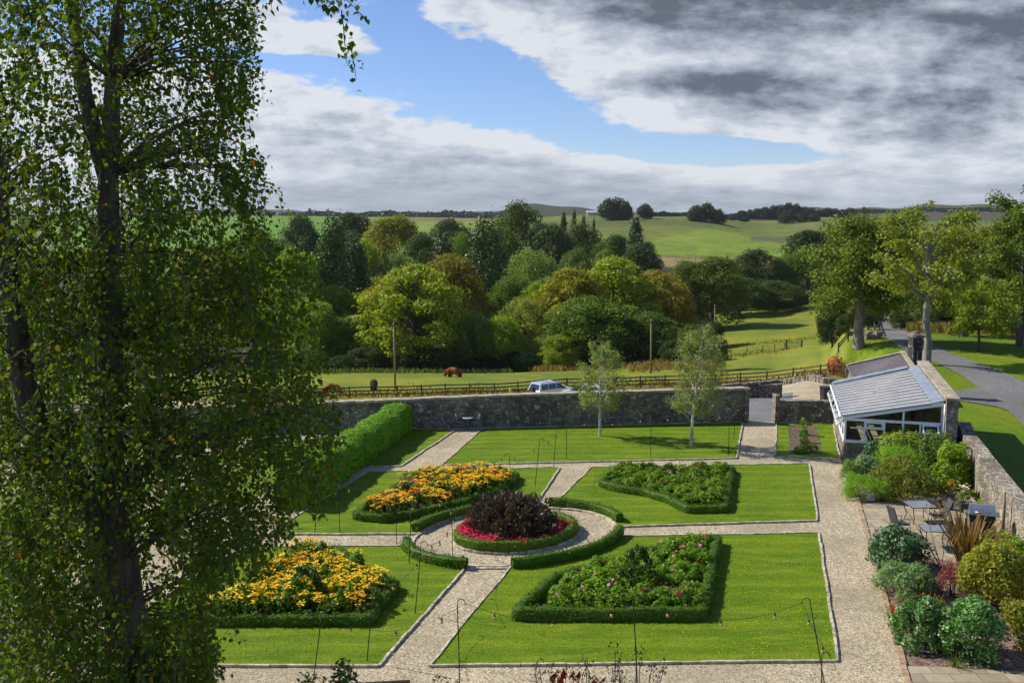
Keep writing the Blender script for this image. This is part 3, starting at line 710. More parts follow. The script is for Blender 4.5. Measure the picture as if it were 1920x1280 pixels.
# ---------------------------------------------------------------- walls
def wall(name, pts, th, hs, label, m='wall', cap=True, capm='coping', seed=1, capover=.04, z0=-.15, org=None):
    """stone wall along pts (ground points) with heights hs at each; rough top; parts wall_face + coping"""
    r = random.Random(seed); org = Vector(pts[0]); e = empty(name, org, 0, label, 'wall'); mb = MB(); cm = MB()
    P_ = []
    for (a,b_),(h0,h1) in zip(zip(pts,pts[1:]), zip(hs,hs[1:])):
        k = max(1,int((b_-a).length/.5))
        for j in range(k): P_.append((a.lerp(b_,j/k), h0+(h1-h0)*j/k))
    P_.append((Vector(pts[-1]), hs[-1])); n = len(P_); Vv = []
    for i,(p,h) in enumerate(P_):
        d_ = (P_[min(i+1,n-1)][0]-P_[max(i-1,0)][0]).normalized(); nr = Vector((d_.y,-d_.x,0))*th/2
        j = r.uniform(-.02,.02)
        for s in (1,-1):
            for f in (0,.35,.7,1): Vv.append((*(p+nr*s*(1+r.uniform(-.05,.05)*(0<f<1)))[:2], p.z+z0+(h-z0+(j if f==1 else 0))*f))
    mb.add(Vv, [(i*8+j,(i+1)*8+j,(i+1)*8+j+1,i*8+j+1) for i in range(n-1) for j in range(3)]+[(i*8+4+j+1,(i+1)*8+4+j+1,(i+1)*8+4+j,i*8+4+j) for i in range(n-1) for j in range(3)]
        +[(i*8+3,(i+1)*8+3,(i+1)*8+7,i*8+7) for i in range(n-1)]+[(0,1,2,3,7,6,5,4),tuple((n-1)*8+j for j in (4,5,6,7,3,2,1,0))])
    mb.build('stonework', M[m], e, org)
    if cap:
        s = 0
        for i in range(n-1):
            a,ha = P_[i]; b_,hb = P_[i+1]; j1 = r.uniform(-.012,.03)
            A_ = Vector((a.x,a.y,a.z+ha+.06+j1)); B_ = Vector((b_.x,b_.y,b_.z+hb+.06+j1)); g = (B_-A_)*.012
            cm.bar(A_+g, B_-g, th+capover*2+r.uniform(-.03,.03), .11+r.uniform(0,.03))
        cm.build('coping', M[capm], e, org)
    return e
bl = lambda px,py,yt: (G(px,py), A(px,yt,G(px,py).y).z)
def wallpx(name, L, th, label, **k):
    q_ = [bl(*x) for x in L]; return wall(name, [a for a,_ in q_], th, [max(.3,b_-.1) for _,b_ in q_], label, **k)
wallpx('garden_wall', [(-260,826,775),(200,815,768),(540,808,757),(790,802,746),(1000,797,738),(1200,793,732),(1394,790,727)], .5, 'long lichened rubble wall with pale coping across the back of the garden', seed=2)
wallpx('garden_wall', [(1459,789,747),(1562,793,747)], .5, 'short low rubble wall between the gateway and the conservatory', cap=False, seed=3)
# gateway jambs
for (x,yt,lb) in ((1397.5,729,'dark stone jamb on the left of the gateway'),(1454,742,'dark stone jamb on the right of the gateway')):
    p = G(x,790.5); h = A(x,yt,p.y).z; mb = MB(); mb.box((0,0,h/2),(.24,.72,h)); mb.box((0,0,h+.04),(.30,.78,.08)); mb.box((.0,-.38,h*.5),(.07,.05,h*.92))
    o = mb.build('gate_jamb', M['wall']); o.location = p; tag(o, lb, 'gate post')
# rubble wall beyond the lane entrance, rough top
w1 = wall('rubble_wall', [Vector((*T(1352,71)[:2], zt(T(1352,71).x,71))), Vector((*T(1466,70)[:2], zt(T(1466,70).x,70)))], .5, [A(1360,724,71).z-zt(T(1352,71).x,71), A(1460,719,70).z-zt(T(1466,70).x,70)], 'rough rubble wall stub seen above the gateway', seed=5, cap=False)
mb = MB(); rr = random.Random(4)
for i in range(26):
    f = i/25; x = T(1352,71).x*(1-f)+T(1466,70).x*f; hz = A(1360,724,71).z*(1-f)+A(1460,719,70).z*f
    mb.box((x+rr.uniform(-.05,.05),70.5+rr.uniform(-.05,.05),hz+.08),(rr.uniform(.18,.32),.45,rr.uniform(.12,.34)), rr.uniform(-.3,.3))
mb.build('cope_stones', M['wall'], w1, w1.location)
# stone boundary along the paddock fence near the lane
mb = MB(); rr = random.Random(5)
for i in range(70):
    px = 1466+ i*1.45; Yw = float(np.interp(px,[1450,1545,1640],[88,77,74])); p = T(px,Yw); mb.box((p.x,p.y,p.z+.2),(rr.uniform(.25,.42),.4,rr.uniform(.4,.7)), rr.uniform(-.3,.3))
o = mb.build('dry_stone_wall', M['wall']); tag(o, 'low dry stone bank under the paddock fence beyond the gateway', 'wall')
# east wall
wp = [G(2120,1350),G(1990,1165),G(1879,1004),G(*along(1879,1004,930)),G(*along(1879,1004,880)),G(*along(1879,1004,866))]
off = Vector((.55,0,0))
wall('garden_wall', [p+off for p in wp], .6, [1.5,1.5,1.48,1.6,1.75,2.0], 'sunlit rubble garden wall running beside the patio', m='wallpale', cap=False, seed=7)
# ---------------------------------------------------------------- conservatory
FL = G(1581,862); FRb = G(1764,874); NL = G(*along(1581,862,796))
e_ = (FRb-FL); e_.z = 0; W_ = e_.length; e_.normalize(); n_ = (NL-FL); n_.z = 0; n_.normalize(); L_ = (zpy(0,1) and 9.6)
def c(a, b_, z): return FL+e_*a+n_*b_+Vector((0,0,z))
Cn = empty('conservatory', FL, 0, 'white framed lean-to conservatory with ribbed white roof and open vents', 'conservatory')
def quadbox(mb, a0,a1,b0,b1,z0,z1): return mb.hexa([c(a0,b0,z0),c(a1,b0,z0),c(a1,b1,z0),c(a0,b1,z0),c(a0,b0,z1),c(a1,b0,z1),c(a1,b1,z1),c(a0,b1,z1)])
ZS = .93; ZE = 2.18; ZR = zpy(757,c(W_,0,0).y)+.02; ZB = zpy(689,c(W_,L_,0).y)
mb = MB(); quadbox(mb,0,W_*.42,0,.22,-.1,ZS-.06); quadbox(mb,0,.22,.22,L_,-.1,ZS-.06); mb.build('stone_plinth', M['wallpale'], Cn, FL)
mb = MB(); quadbox(mb, W_*.60,W_-.1,0,.22,-.1,ZS-.06); mb.build('stone_plinth', M['wallpale'], Cn, FL)
mb = MB(); quadbox(mb,.22,W_-.1,.22,L_,.0,.03); mb.build('inner_floor', M['flags'], Cn, FL)
mb = MB(); mb.hexa([c(.1,L_,0),c(W_,L_,0),c(W_,L_+.3,0),c(.1,L_+.3,0),c(.1,L_,ZE-.08),c(W_,L_,ZB-.12),c(W_,L_+.3,ZB-.12),c(.1,L_+.3,ZE-.08)]); mb.build('back_wall', M['wallpale'], Cn, FL)
roofz = lambda a,b_: ZE+.03+(ZR+(ZB-ZR)*b_/L_-ZE)*(a/W_)
mb = MB(); mb.hexa([c(-.12,-.1,roofz(-.12,0)),c(W_-.55,-.1,roofz(W_-.55,0)),c(W_-.55,L_,roofz(W_-.55,L_)),c(-.12,L_,roofz(-.12,L_)),c(-.12,-.1,roofz(-.12,0)+.05),c(W_-.55,-.1,roofz(W_-.55,0)+.05),c(W_-.55,L_,roofz(W_-.55,L_)+.05),c(-.12,L_,roofz(-.12,L_)+.05)])
rp = mb.build('roof', M['roofpanel'], Cn, FL)
mb = MB()
for i in range(14):
    b_ = -.05+(L_-.02)*i/13; mb.bar(c(-.15,b_,roofz(-.15,b_)+.085), c(W_-.55,b_,roofz(W_-.55,b_)+.085), .085,.07)
mb.build('glazing_bars', M['rib'], rp)
bpy.context.view_layer.update()
for v_ in rp.children[0].data.vertices: v_.co = v_.co-FL
mb = MB(); mb.hexa([c(W_-.54,-.1,roofz(W_-.54,0)+.06),c(W_,-.1,roofz(W_,0)+.10),c(W_,L_,roofz(W_,L_)+.10),c(W_-.54,L_,roofz(W_-.54,L_)+.06),c(W_-.54,-.1,roofz(W_-.54,0)+.09),c(W_,-.1,roofz(W_,0)+.14),c(W_,L_,roofz(W_,L_)+.14),c(W_-.54,L_,roofz(W_-.54,L_)+.09)])
mb.hexa([c(-.1,L_-.45,roofz(-.1,L_)+.13),c(W_-.56,L_-.45,roofz(W_-.56,L_)+.13),c(W_-.56,L_,roofz(W_-.56,L_)+.14),c(-.1,L_,roofz(-.1,L_)+.14),c(-.1,L_-.45,roofz(-.1,L_)+.15),c(W_-.56,L_-.45,roofz(W_-.56,L_)+.15),c(W_-.56,L_,roofz(W_-.56,L_)+.22),c(-.1,L_,roofz(-.1,L_)+.22)])
mb.build('lead_flashing', M['lead'], Cn, FL)
mb = MB(); mb.tube([c(-.2,-.1,ZE-.02),c(-.2,L_,ZE-.02)], .06, 8); mb.tube([c(W_+.02,-.14,ZR),c(W_-.02,-.14,.9),c(W_-.06,-.14,.1)], .045, 8); mb.build('gutter', M['white'], Cn, FL)
fr = MB(); F_ = lambda a0,z0,a1,z1,ww=.09,dd=.09,b_=.06: fr.bar(c(a0,b_,z0),c(a1,b_,z1),dd,ww, up=n_) if abs(a0-a1)<1e-6 else fr.bar(c(a0,b_,z0),c(a1,b_,z1),dd,ww)
ZT_ = ZE-.12
F_(0.03,ZS,0.03,ZE,.13); F_(W_-.06,0,W_-.06,ZR,.16); F_(W_*.41,ZS,W_*.41,ZT_,.12); F_(W_*.60,0,W_*.60,roofz(W_*.6,0),.16)
F_(0.06,ZT_,W_-.1,ZT_,.13); F_(0.06,ZS+.04,W_*.42,ZS+.04,.12,.14); F_(W_*.6,ZS,W_-.1,ZS,.12,.14)
F_(0.02,roofz(0,0)-.04,W_-.02,roofz(W_,0)-.04,.20,.10,-.03)
F_(W_*.21,ZS,W_*.21,ZT_,.07); F_(W_*.06,ZS+.72,W_*.40,ZS+.72,.06); F_(W_*.62,ZS+.62,W_-.1,ZS+.62,.07); F_(W_*.775,ZS,W_*.775,ZT_,.07)
fr.build('front_frame', M['white'], Cn, FL)
gp = MB(); gp.poly([c(.05,.06,ZS),c(W_*.41,.06,ZS),c(W_*.41,.06,ZT_),c(.05,.06,ZT_)]); gp.build('window_pane', M['glass'], Cn, FL)
gp = MB(); gp.poly([c(W_*.61,.06,ZS),c(W_-.08,.06,ZS),c(W_-.08,.06,ZT_),c(W_*.61,.06,ZT_)]); gp.build('window_pane', M['glass'], Cn, FL)
gp = MB(); gp.poly([c(.3,.06,ZT_+.05),c(W_-.08,.06,ZT_+.05),c(W_-.08,.06,roofz(W_,0)-.1),c(.3,.06,roofz(.3,0)-.05)]); gp.build('gable_pane', M['glass'], Cn, FL)
def casement(name, p0, p1, q1, q0, parent=Cn):
    f = MB(); 
    for a_,b_ in ((p0,p1),(p1,q1),(q1,q0),(q0,p0)): f.bar(a_,b_,.07,.07)
    o = f.build(name, M['white'], parent, FL); g = MB(); g.poly([p-FL for p in (p0,p1,q1,q0)]); g.build('pane', M['glass'], o); return o
casement('open_vent', c(W_*.80,-.02,ZT_-.08), c(W_*.95,-.02,ZT_-.08), c(W_*.95,-.32,ZT_-.42), c(W_*.80,-.32,ZT_-.42))
casement('window_sash', c(W_*.22,.0,ZS+.78), c(W_*.39,.0,ZS+.78), c(W_*.39,.0,ZT_-.1), c(W_*.22,.0,ZT_-.1))
sf = MB(); sf.bar(c(.03,0,ZS),c(.03,L_,ZS),.14,.14); sf.bar(c(.03,0,ZE-.05),c(.03,L_,ZE-.05),.1,.12); 
for i in range(7): b_ = .05+(L_-.1)*i/6; sf.bar(c(.03,b_,ZS),c(.03,b_,ZE),.09,.09)
sf.bar(c(.03,0,ZS+.62),c(.03,L_,ZS+.62),.07,.07); sf.build('side_frame', M['white'], Cn, FL)
gp = MB(); gp.poly([c(.03,.05,ZS),c(.03,L_,ZS),c(.03,L_,ZS+.62),c(.03,.05,ZS+.62)]); gp.build('side_pane', M['glass'], Cn, FL)
for i in range(6):
    b0 = .15+(L_-.1)*i/6; b1 = b0+(L_-.1)/6-.2; casement('open_vent', c(-.02,b0,ZE-.12), c(-.02,b1,ZE-.12), c(-.34,b1,ZE-.48), c(-.34,b0,ZE-.48))
# east wall part behind the conservatory: parapet with coping
zc = lambda b_: ZR+(ZB-ZR)*b_/L_+.26
hw = MB(); hw.hexa([c(W_+.04,-.5,-.1),c(W_+.56,-.5,-.1),c(W_+.56,L_+.3,-.1),c(W_+.04,L_+.3,-.1),c(W_+.04,-.5,zc(0)),c(W_+.56,-.5,zc(0)),c(W_+.56,L_+.3,zc(L_)),c(W_+.04,L_+.3,zc(L_))])
hwo = FL+e_*W_; ew = empty('parapet_wall', hwo, 0, 'high stone parapet wall with pale coping on the right of the conservatory', 'wall'); hw.build('stonework', M['wallpale'], ew, hwo)
cp = MB()
for i in range(12):
    b0 = -.55+(L_+.8)*i/12; b1 = -.55+(L_+.8)*(i+1)/12-.015; cp.bar(c(W_+.30,b0,zc(b0)+.06),c(W_+.30,b1,zc(b1)+.06),.62,.12)
cp.build('coping', M['coping'], ew, hwo)
# bar stools and table inside
for i,(a_,b_) in enumerate(((W_*.47,1.1),(W_*.53,2.3))):
    p = c(a_,b_,.03); mb = MB()
    for sx in (-.16,.16):
        for sy in (-.16,.16): mb.bar((sx,sy,0),(sx*.85,sy*.85,.95 if sy>0 else .62),.035,.035)
    for z in (.2,.4): mb.box((0,-.15,z),(.3,.03,.03)); mb.box((0,.15,z),(.3,.03,.03)); mb.box((-.15,0,z),(.03,.3,.03)); mb.box((.15,0,z),(.03,.3,.03))
    e = empty('bar_stool', p, .3+i, ['dark wooden bar stool just inside the conservatory doorway','dark wooden bar stool deeper inside the conservatory'][i], 'stool', 'bar stools in the conservatory')
    mb.build('frame', M['wood_dark'], e); s = MB(); s.box((0,0,.64),(.36,.36,.04)); s.build('seat', M['wood_dark'], e); s = MB(); s.box((0,.15,.82),(.34,.03,.08)); s.box((0,.15,.94),(.34,.03,.06)); s.build('backrest', M['wood_dark'], e)
# slate roofed outbuilding behind
def outb():
    z = lambda px,py,Y: A(px,py,Y)
    r0,r1 = A(1588,688,66), A(1692,664,68.5); l0,l1 = A(1600,712,61.5), A(1712,694,63); bk0,bk1 = A(1584,700,70), A(1690,676,72.5)
    e = empty('stone_outbuilding', (l0.x,l0.y,0), 0, 'small stone outbuilding with a grey slate roof behind the conservatory', 'building'); o = Vector((l0.x,l0.y,0))
    mb = MB(); dz = Vector((0,0,.09))
    mb.hexa([l0,l1,r1,r0,l0+dz,l1+dz,r1+dz,r0+dz]); mb.hexa([r0+dz*.05,r1+dz*.05,bk1,bk0,r0+dz*.95,r1+dz*.95,bk1+dz,bk0+dz])
    rf = mb.build('roof', M['slate'], e, o)
    cr = MB(); n = 14
    for i in range(1,n):
        f = i/n; a_ = l0.lerp(r0,f)+dz*1.15; b_ = l1.lerp(r1,f)+dz*1.15; cr.bar(a_-o, b_-o, .05,.02)
    cr.build('slate_course', M['slate'], rf)
    v = MB(); v.bar(l1+dz*1.6+Vector((0,0,.05)), r1+dz*1.6+Vector((0,0,.05)),.3,.12); v.bar(r0+dz*1.5,r1+dz*1.5,.22,.1); v.build('coping', M['coping'], e, o)
    zb = lambda p: Vector((p.x,p.y,-1)); b = MB(); i0,i1,i2,i3 = l0+Vector((.15,.2,0)),l1+Vector((-.1,.2,0)),bk1+Vector((-.1,-.2,0)),bk0+Vector((.15,-.2,0))
    b.hexa([zb(i0),zb(i1),zb(i2),zb(i3),i0,i1,i2,i3]); b.add([i0,i3,r0+Vector((.15,0,0))],[(0,1,2)]); b.add([i1,i2,r1+Vector((-.1,0,0))],[(0,2,1)]); b.build('stone_wall', M['wallpale'], e, o)
outb()
# gate pier with cap
p = A(1714.5,680,66); zt0 = zpy(621,66); e = empty('gate_pier', (p.x,66,0), .1, 'tall dark square stone pier with a moulded cap behind the conservatory', 'pillar')
mb = MB(); mb.box((0,0,zt0*.45),(.66,.66,zt0*.9)); mb.build('shaft', M['darkstone'], e)
mb = MB(); mb.box((0,0,zt0*.9+.05),(.78,.78,.1)); mb.box((0,0,zt0*.9+.15),(.94,.94,.12)); mb.hexa([(-.42,-.42,zt0*.9+.21),(.42,-.42,zt0*.9+.21),(.42,.42,zt0*.9+.21),(-.42,.42,zt0*.9+.21),(-.22,-.22,zt0*.9+.34),(.22,-.22,zt0*.9+.34),(.22,.22,zt0*.9+.34),(-.22,.22,zt0*.9+.34)]); mb.lathe((0,0,zt0*.9+.34),[(.2,0),(.22,.06),(.1,.1)],10); mb.build('cap', M['wall'], e)
mb = MB(); mb.box((-.30,-.34,zt0*.42),(.05,.02,zt0*.7)); mb.box((.0,-.34,zt0*.62),(.05,.02,.6)); mb.build('iron_strap', M['coping'], e)
# ---------------------------------------------------------------- patio furniture
def chair(name, loc, rz, label, group=None, m='sling', s=1.0):
    e = empty(name, loc, rz, label, 'chair', group); e.scale = (s,s,s)
    for sx in (-.27,.27):
        mb = MB(); mb.tube([(sx,.30,0),(sx,.22,.4),(sx,-.22,.42),(sx,-.30,0)],.014,6); mb.tube([(sx,.20,.42),(sx,.24,.62),(sx,-.2,.64)],.014,6); mb.build('leg_frame', M['iron'], e)
    mb = MB(); mb.hexa([(-.26,.25,.42),(.26,.25,.42),(.26,-.22,.38),(-.26,-.22,.38),(-.26,.25,.445),(.26,.25,.445),(.26,-.22,.405),(-.26,-.22,.405)]); mb.build('seat', M[m], e)
    mb = MB(); mb.hexa([(-.26,-.20,.39),(.26,-.20,.39),(.26,-.45,1.08),(-.26,-.45,1.08),(-.26,-.23,.39),(.26,-.23,.39),(.26,-.48,1.08),(-.26,-.48,1.08)]); mb.tube([(-.27,-.21,.38),(-.27,-.465,1.1),(.27,-.465,1.1),(.27,-.21,.38)],.016,6); mb.build('backrest', M[m], e)
    return e
M['sling'] = plain('grey_sling_fabric', (.05,.055,.065), .6, var=.2, scale=20)
M['tabletop'] = plain('grey_table_glass', (.20,.22,.26), .18, var=.1)
def table(loc, rz, wx, wy, label, h=.72):
    e = empty('garden_table', loc, rz, label, 'table', 'grey tables on the patio')
    mb = MB(); mb.box((0,0,h),(wx,wy,.018)); mb.build('tabletop', M['tabletop'], e)
    for sx in (-1,1):
        for sy in (-1,1):
            l_ = MB(); x,y = sx*(wx/2-.1),sy*(wy/2-.1); l_.tube([(x,y,0),(x-.06*sx,y-.06*sy,.25),(x+.02*sx,y+.02*sy,.55),(x,y,h-.01)],.016,6); l_.build('leg', M['iron'], e)
    mb = MB(); mb.tube([(-wx/2,-wy/2,h),(wx/2,-wy/2,h),(wx/2,wy/2,h),(-wx/2,wy/2,h),(-wx/2,-wy/2,h)],.018,6); mb.build('rim', M['iron'], e); return e
table(G(1722,978), .05, 1.0, 1.0, 'square grey metal table between the two reclining patio chairs')
table(G(1752,1026), -.1, 1.0, .85, 'grey metal table nearest the bronze spiky plant')
chair('garden_chair', G(1687,1000), -1.35, 'dark high-backed chair facing the table from the left side', 'high-backed patio chairs')
chair('garden_chair', G(1757,986), 1.45, 'dark high-backed chair facing the table from the right side', 'high-backed patio chairs')
chair('garden_chair', G(1806,1020), .8, 'grey chair half hidden behind the bronze spiky plant', 'high-backed patio chairs')
# barbecue
p = G(1838,1010); e = empty('gas_barbecue', p, -.35, 'black gas barbecue with a silver domed lid against the wall', 'barbecue'); e.scale = (1.15,1.15,1.15)
M['steel'] = plain('brushed_steel', (.42,.44,.47), .3, .8, var=.1); M['black'] = plain('black_enamel', (.02,.02,.022), .35)
mb = MB(); mb.box((0,0,.42),(.72,.5,.62)); mb.box((0,-.26,.42),(.02,.015,.6)); mb.build('cabinet', M['black'], e)
mb = MB(); mb.box((0,0,.80),(.78,.56,.14)); mb.build('firebox', M['black'], e)
mb = MB(); K = 9; pr = [(-.28+.0*i, 0) for i in range(1)]; 
arcp = [(-.28*math.cos(math.pi*i/K), .30*math.sin(math.pi*i/K)) for i in range(K+1)]
mb.add([(x,y,.87+z) for x in (-.38,.38) for (y,z) in arcp], [(i,i+1,K+2+i,K+1+i) for i in range(K)]+[tuple(range(K+1))[::-1],tuple(range(K+1,2*K+2))]); ld = mb.build('lid', M['steel'], e)
mb = MB(); mb.tube([(-.25,-.33,.98),(.25,-.33,.98)],.014,6); mb.build('handle', M['steel'], ld)
for sx in (-1,1):
    mb = MB(); mb.box((sx*.46,0,.86),(.14,.46,.03)); mb.build('side_shelf', M['steel'], e)
    for sy in (-.2,.2): mb = MB(); mb.tube([(sx*.3-.03,sy,.07),(sx*.3+.03,sy,.07)],.07,10); mb.build('wheel', M['rubber'], e)
    mb = MB(); mb.tube([(sx*.12,-.30,.8),(sx*.12,-.27,.8)],.03,8); mb.build('knob', M['steel'], e)
# post by wall
mb = MB(); mb.tube([(0,0,0),(.01,.0,.9),(0,.01,1.75)],[.07,.06,.05],8); o = mb.build('wooden_post', M['pole']); o.location = G(1879,1006); tag(o,'weathered wooden post leaning against the sunlit garden wall','post')
# pots
def pot(loc, R_, h_, m, label, plant, prof=None, group=None):
    e = empty('plant_pot', loc, 0, label, 'plant pot', group)
    mb = MB(); pr = prof or [(R_*.7,0),(R_*.95,h_*.5),(R_,h_*.9),(R_*1.06,h_),(R_*.9,h_),(R_*.88,h_*.88)]; mb.lathe((0,0,0), pr, 16); mb.build('pot', M[m], e)
    if plant: plant(e, R_, h_)
    return e
M['stonepot'] = plain('pale_stone', (.36,.36,.35), .8, var=.2, scale=10); M['clay'] = plain('dark_clay', (.13,.085,.07), .8); M['greypot'] = plain('slate_grey_pot', (.12,.13,.13), .7)
def pl(n, Rm, hm, size, asp, colr, dx_=0, fl=None, up=.5):
    def f(e, R_, h_):
        r = rs(int(n+Rm*100)); V_,F_2 = mound(r, n, Rm, hm, size, asp, up); V_[:,2] += h_*.85; o = link('plant', mesh_np('plant', V_, F_2), M['leaf'], e); o.color = (*colr,1)
        if fl: V_,F_2 = heads(r, fl[0], Rm*.9, hm, fl[1]); V_[:,2] += h_*.85; o = link('blossoms', mesh_np('blossoms', V_, F_2), M['petal'], e); o.color = (*fl[2],1)
    return f
pot(G(1633,940), .19,.36,'stonepot','pale ribbed stone pot with yellow flowers at the patio corner', pl(90,.16,.16,.06,.6,(.07,.14,.02),fl=(14,.06,(.8,.5,.02))), [(.12,0),(.18,.1),(.2,.2),(.17,.32),(.19,.36),(.15,.36),(.14,.33)])
pot(G(1757,950), .19,.38,'greypot','square-looking grey pot with golden shrub behind the table', pl(220,.2,.32,.05,.5,(.38,.34,.02)))
pot(G(1778,955), .2,.34,'clay','clay pot with a dry brown plant beside the golden shrub', pl(260,.2,.22,.05,.3,(.16,.12,.06)))
pot(G(1781,938), .18,.36,'clay','clay pot with a tall golden conifer near the wall', pl(420,.25,.75,.06,.4,(.42,.33,.02)))
pot(G(1806,960), .2,.4,'black','black pot with a white-flowered rose near the barbecue', pl(260,.28,.75,.08,.5,(.16,.24,.04),fl=(16,.12,(.75,.68,.5))))
# balls ornaments by barbecue
for (x,y,R_,colr,lb) in ((1817,1003,.09,(.5,.03,.02),'small red ball ornament above the bronze plant'),(1823,1012,.14,(.02,.25,.24),'turquoise ball ornament above the bronze plant')):
    q_ = G(x,y+28); mb = MB(); mb.lathe((0,0,.62),[(R_*math.sin(math.pi*(i+.2)/8.4),-R_*math.cos(math.pi*(i+.2)/8.4)) for i in range(9)],14); mb.tube([(0,0,0),(0,0,.56)],.012,6)
    m_ = plain('glazed_ceramic', colr, .15); o = mb.build('garden_ornament', m_); o.location = q_; tag(o, lb, 'ornament')
# bistro set at the back wall
M['bluegrey'] = plain('blue_grey_metal', (.16,.22,.27), .5, var=.1); p = G(877,806); e = empty('bistro_table', p, 0, 'small round blue-grey table against the back wall', 'table')
mb = MB(); mb.lathe((0,0,.70),[(.3,0),(.32,.015),(.3,.03)],20); mb.build('tabletop', plain('pale_blue_metal',(.42,.50,.56),.4), e); mb = MB(); mb.tube([(0,0,.1),(0,0,.7)],.025,8)
for k in range(3): a_ = 2.1*k; mb.tube([(0,0,.12),(.25*math.cos(a_),.25*math.sin(a_),0)],.015,6)
mb.build('pedestal', M['bluegrey'], e)
for sx,lb in ((-1,'blue-grey bistro chair left of the small round table'),(1,'blue-grey bistro chair right of the small round table')):
    e = empty('bistro_chair', p+Vector((sx*.46,.05,0)), sx*1.2, lb, 'chair', 'bistro chairs by the back wall')
    for x in (-.18,.18):
        for y in (-.18,.18): mb = MB(); mb.tube([(x*1.1,y*1.1,0),(x,y,.44)],.014,6); mb.build('leg', M['bluegrey'], e)
    mb = MB(); mb.lathe((0,0,.44),[(.2,0),(.22,.015),(.2,.03)],14); mb.build('seat', M['bluegrey'], e)
    mb = MB(); mb.tube([(-.18,-.17,.45),(-.2,-.22,.8),(-.1,-.24,.92),(0,-.245,.96),(.1,-.24,.92),(.2,-.22,.8),(.18,-.17,.45)],.014,6)
    for x in (-.12,-.06,0,.06,.12): mb.tube([(x,-.18,.45),(x,-.24,.92)],.009,5)
    mb.build('backrest', M['bluegrey'], e)
# bench at the bottom edge
p = A(712,1284,18.0); zb = p.z; bo = Vector((p.x,p.y,0)); e = empty('garden_bench', bo, .12, 'brown wooden bench whose back just shows at the bottom edge', 'bench')
mb = MB(); mb.box((0,0,zb+.02),(1.15,.05,.1)); mb.box((0,0,zb-.16),(1.15,.03,.1)); mb.box((0,0,zb-.3),(1.15,.03,.1)); mb.build('backrest', M['wood'], e)
mb = MB(); mb.box((0,-.28,zb-.5),(1.15,.5,.05)); mb.build('seat', M['wood'], e)
for sx in (-.6,.6):
    for y in (.02,-.5): mb = MB(); mb.box((sx,y,(zb-.05 if y>0 else zb-.3)/2),(.07,.07,zb+.0 if y>0 else zb-.3)); mb.build('leg', M['wood'], e)
    mb = MB(); mb.hexa([(sx-.05,.1,zb-.2),(sx+.05,.1,zb-.2),(sx+.05,-.55,zb-.24),(sx-.05,-.55,zb-.24),(sx-.05,.1,zb-.15),(sx+.05,.1,zb-.15),(sx+.05,-.55,zb-.19),(sx-.05,-.55,zb-.19)]); mb.build('armrest', plain('pale_wood',(.42,.25,.13),.6), e)
# ---------------------------------------------------------------- shepherd hooks and string lights
M['bulb'] = plain('amber_bulb_glass', (.55,.30,.07), .15, var=.1)
HK = {}
def hook(k, xt, yt, xb, yb, side, label, lean=True):
    b = G(xb,yb,.02); tp = A(xt,yt,b.y); o = b; e = empty('shepherd_hook', b, 0, label, 'pole', 'black hooked poles carrying the string lights')
    v_ = tp-b; mb = MB()
    pts = [Vector((0,0,-.02)), v_*.5+Vector((.01,0,0)), v_*.93]; mb.tube(pts,.014,6); mb.build('pole', M['iron'], e)
    hk = MB(); R_ = .1*side; base = v_*.93; hk.tube([base]+[base+Vector((R_-R_*math.cos(a_),0,abs(R_)*1.1*math.sin(a_)+.05)) for a_ in np.linspace(0,math.pi*1.05,8)]+[base+Vector((2*R_+.03*side,0,.0))],.010,6); hk.build('hook', M['iron'], e)
    HK[k] = b+base+Vector((2*R_,0,.05))
hl = [('a',633,897,637,997,-1,'black hooked pole in the far left lawn nearest the tree'),('b',740,913,744,1022,1,'black hooked pole in front of the orange flower bed'),
 ('c',771,944,767,1056,1,'black hooked pole at the left end of the round path'),('d',786,888,784,990,1,'black hooked pole right behind the orange bed front'),
 ('e',865,870,863,958,1,'black hooked pole among the orange flowers'),('f',846,953,849,1046,1,'black hooked pole on the round path left of purple shrub'),
 ('g',955,853,957,893,-1,'short black hooked pole right of the orange flowers'),('h',1012,821,1003,912,1,'black hooked pole beside the middle path, hook to the right'),
 ('i',1043,800,1038,877,1,'thin black pole at the lawn corner beyond the round bed'),('j',1062,785,1062,861,1,'thin black pole at the edge of the far lawn'),
 ('k',1220,775,1220,857,1,'thin black pole between the two birches'),('l',1367,768,1366,853,1,'thin black pole at the far lawn corner near the gateway'),
 ('m',1379,758,1376,822,1,'thin black pole by the gravel path to the gateway'),('n',790,1014,778,1150,1,'black hooked pole in the near left lawn beside the round hedge'),
 ('o',700,1087,688,1239,1,'black hooked pole in front of the golden bed corner'),('p',603,1150,588,1268,1,'leaning black pole below the golden flower bed'),
 ('q',857,1121,862,1300,1,'straight black pole beside the near middle path'),('r',1186,1113,1196,1300,1,'straight black pole in front of the pink flower bed'),
 ('s',1517,1119,1549,1300,-1,'leaning black hooked pole at the near right lawn corner'),('t',1541,1226,1538,1330,1,'short black hooked pole at the bottom right lawn corner'),
 ('u',592,962,590,1004,-1,'black pole half hidden by the big tree leaves')]
for h in hl: hook(*h)
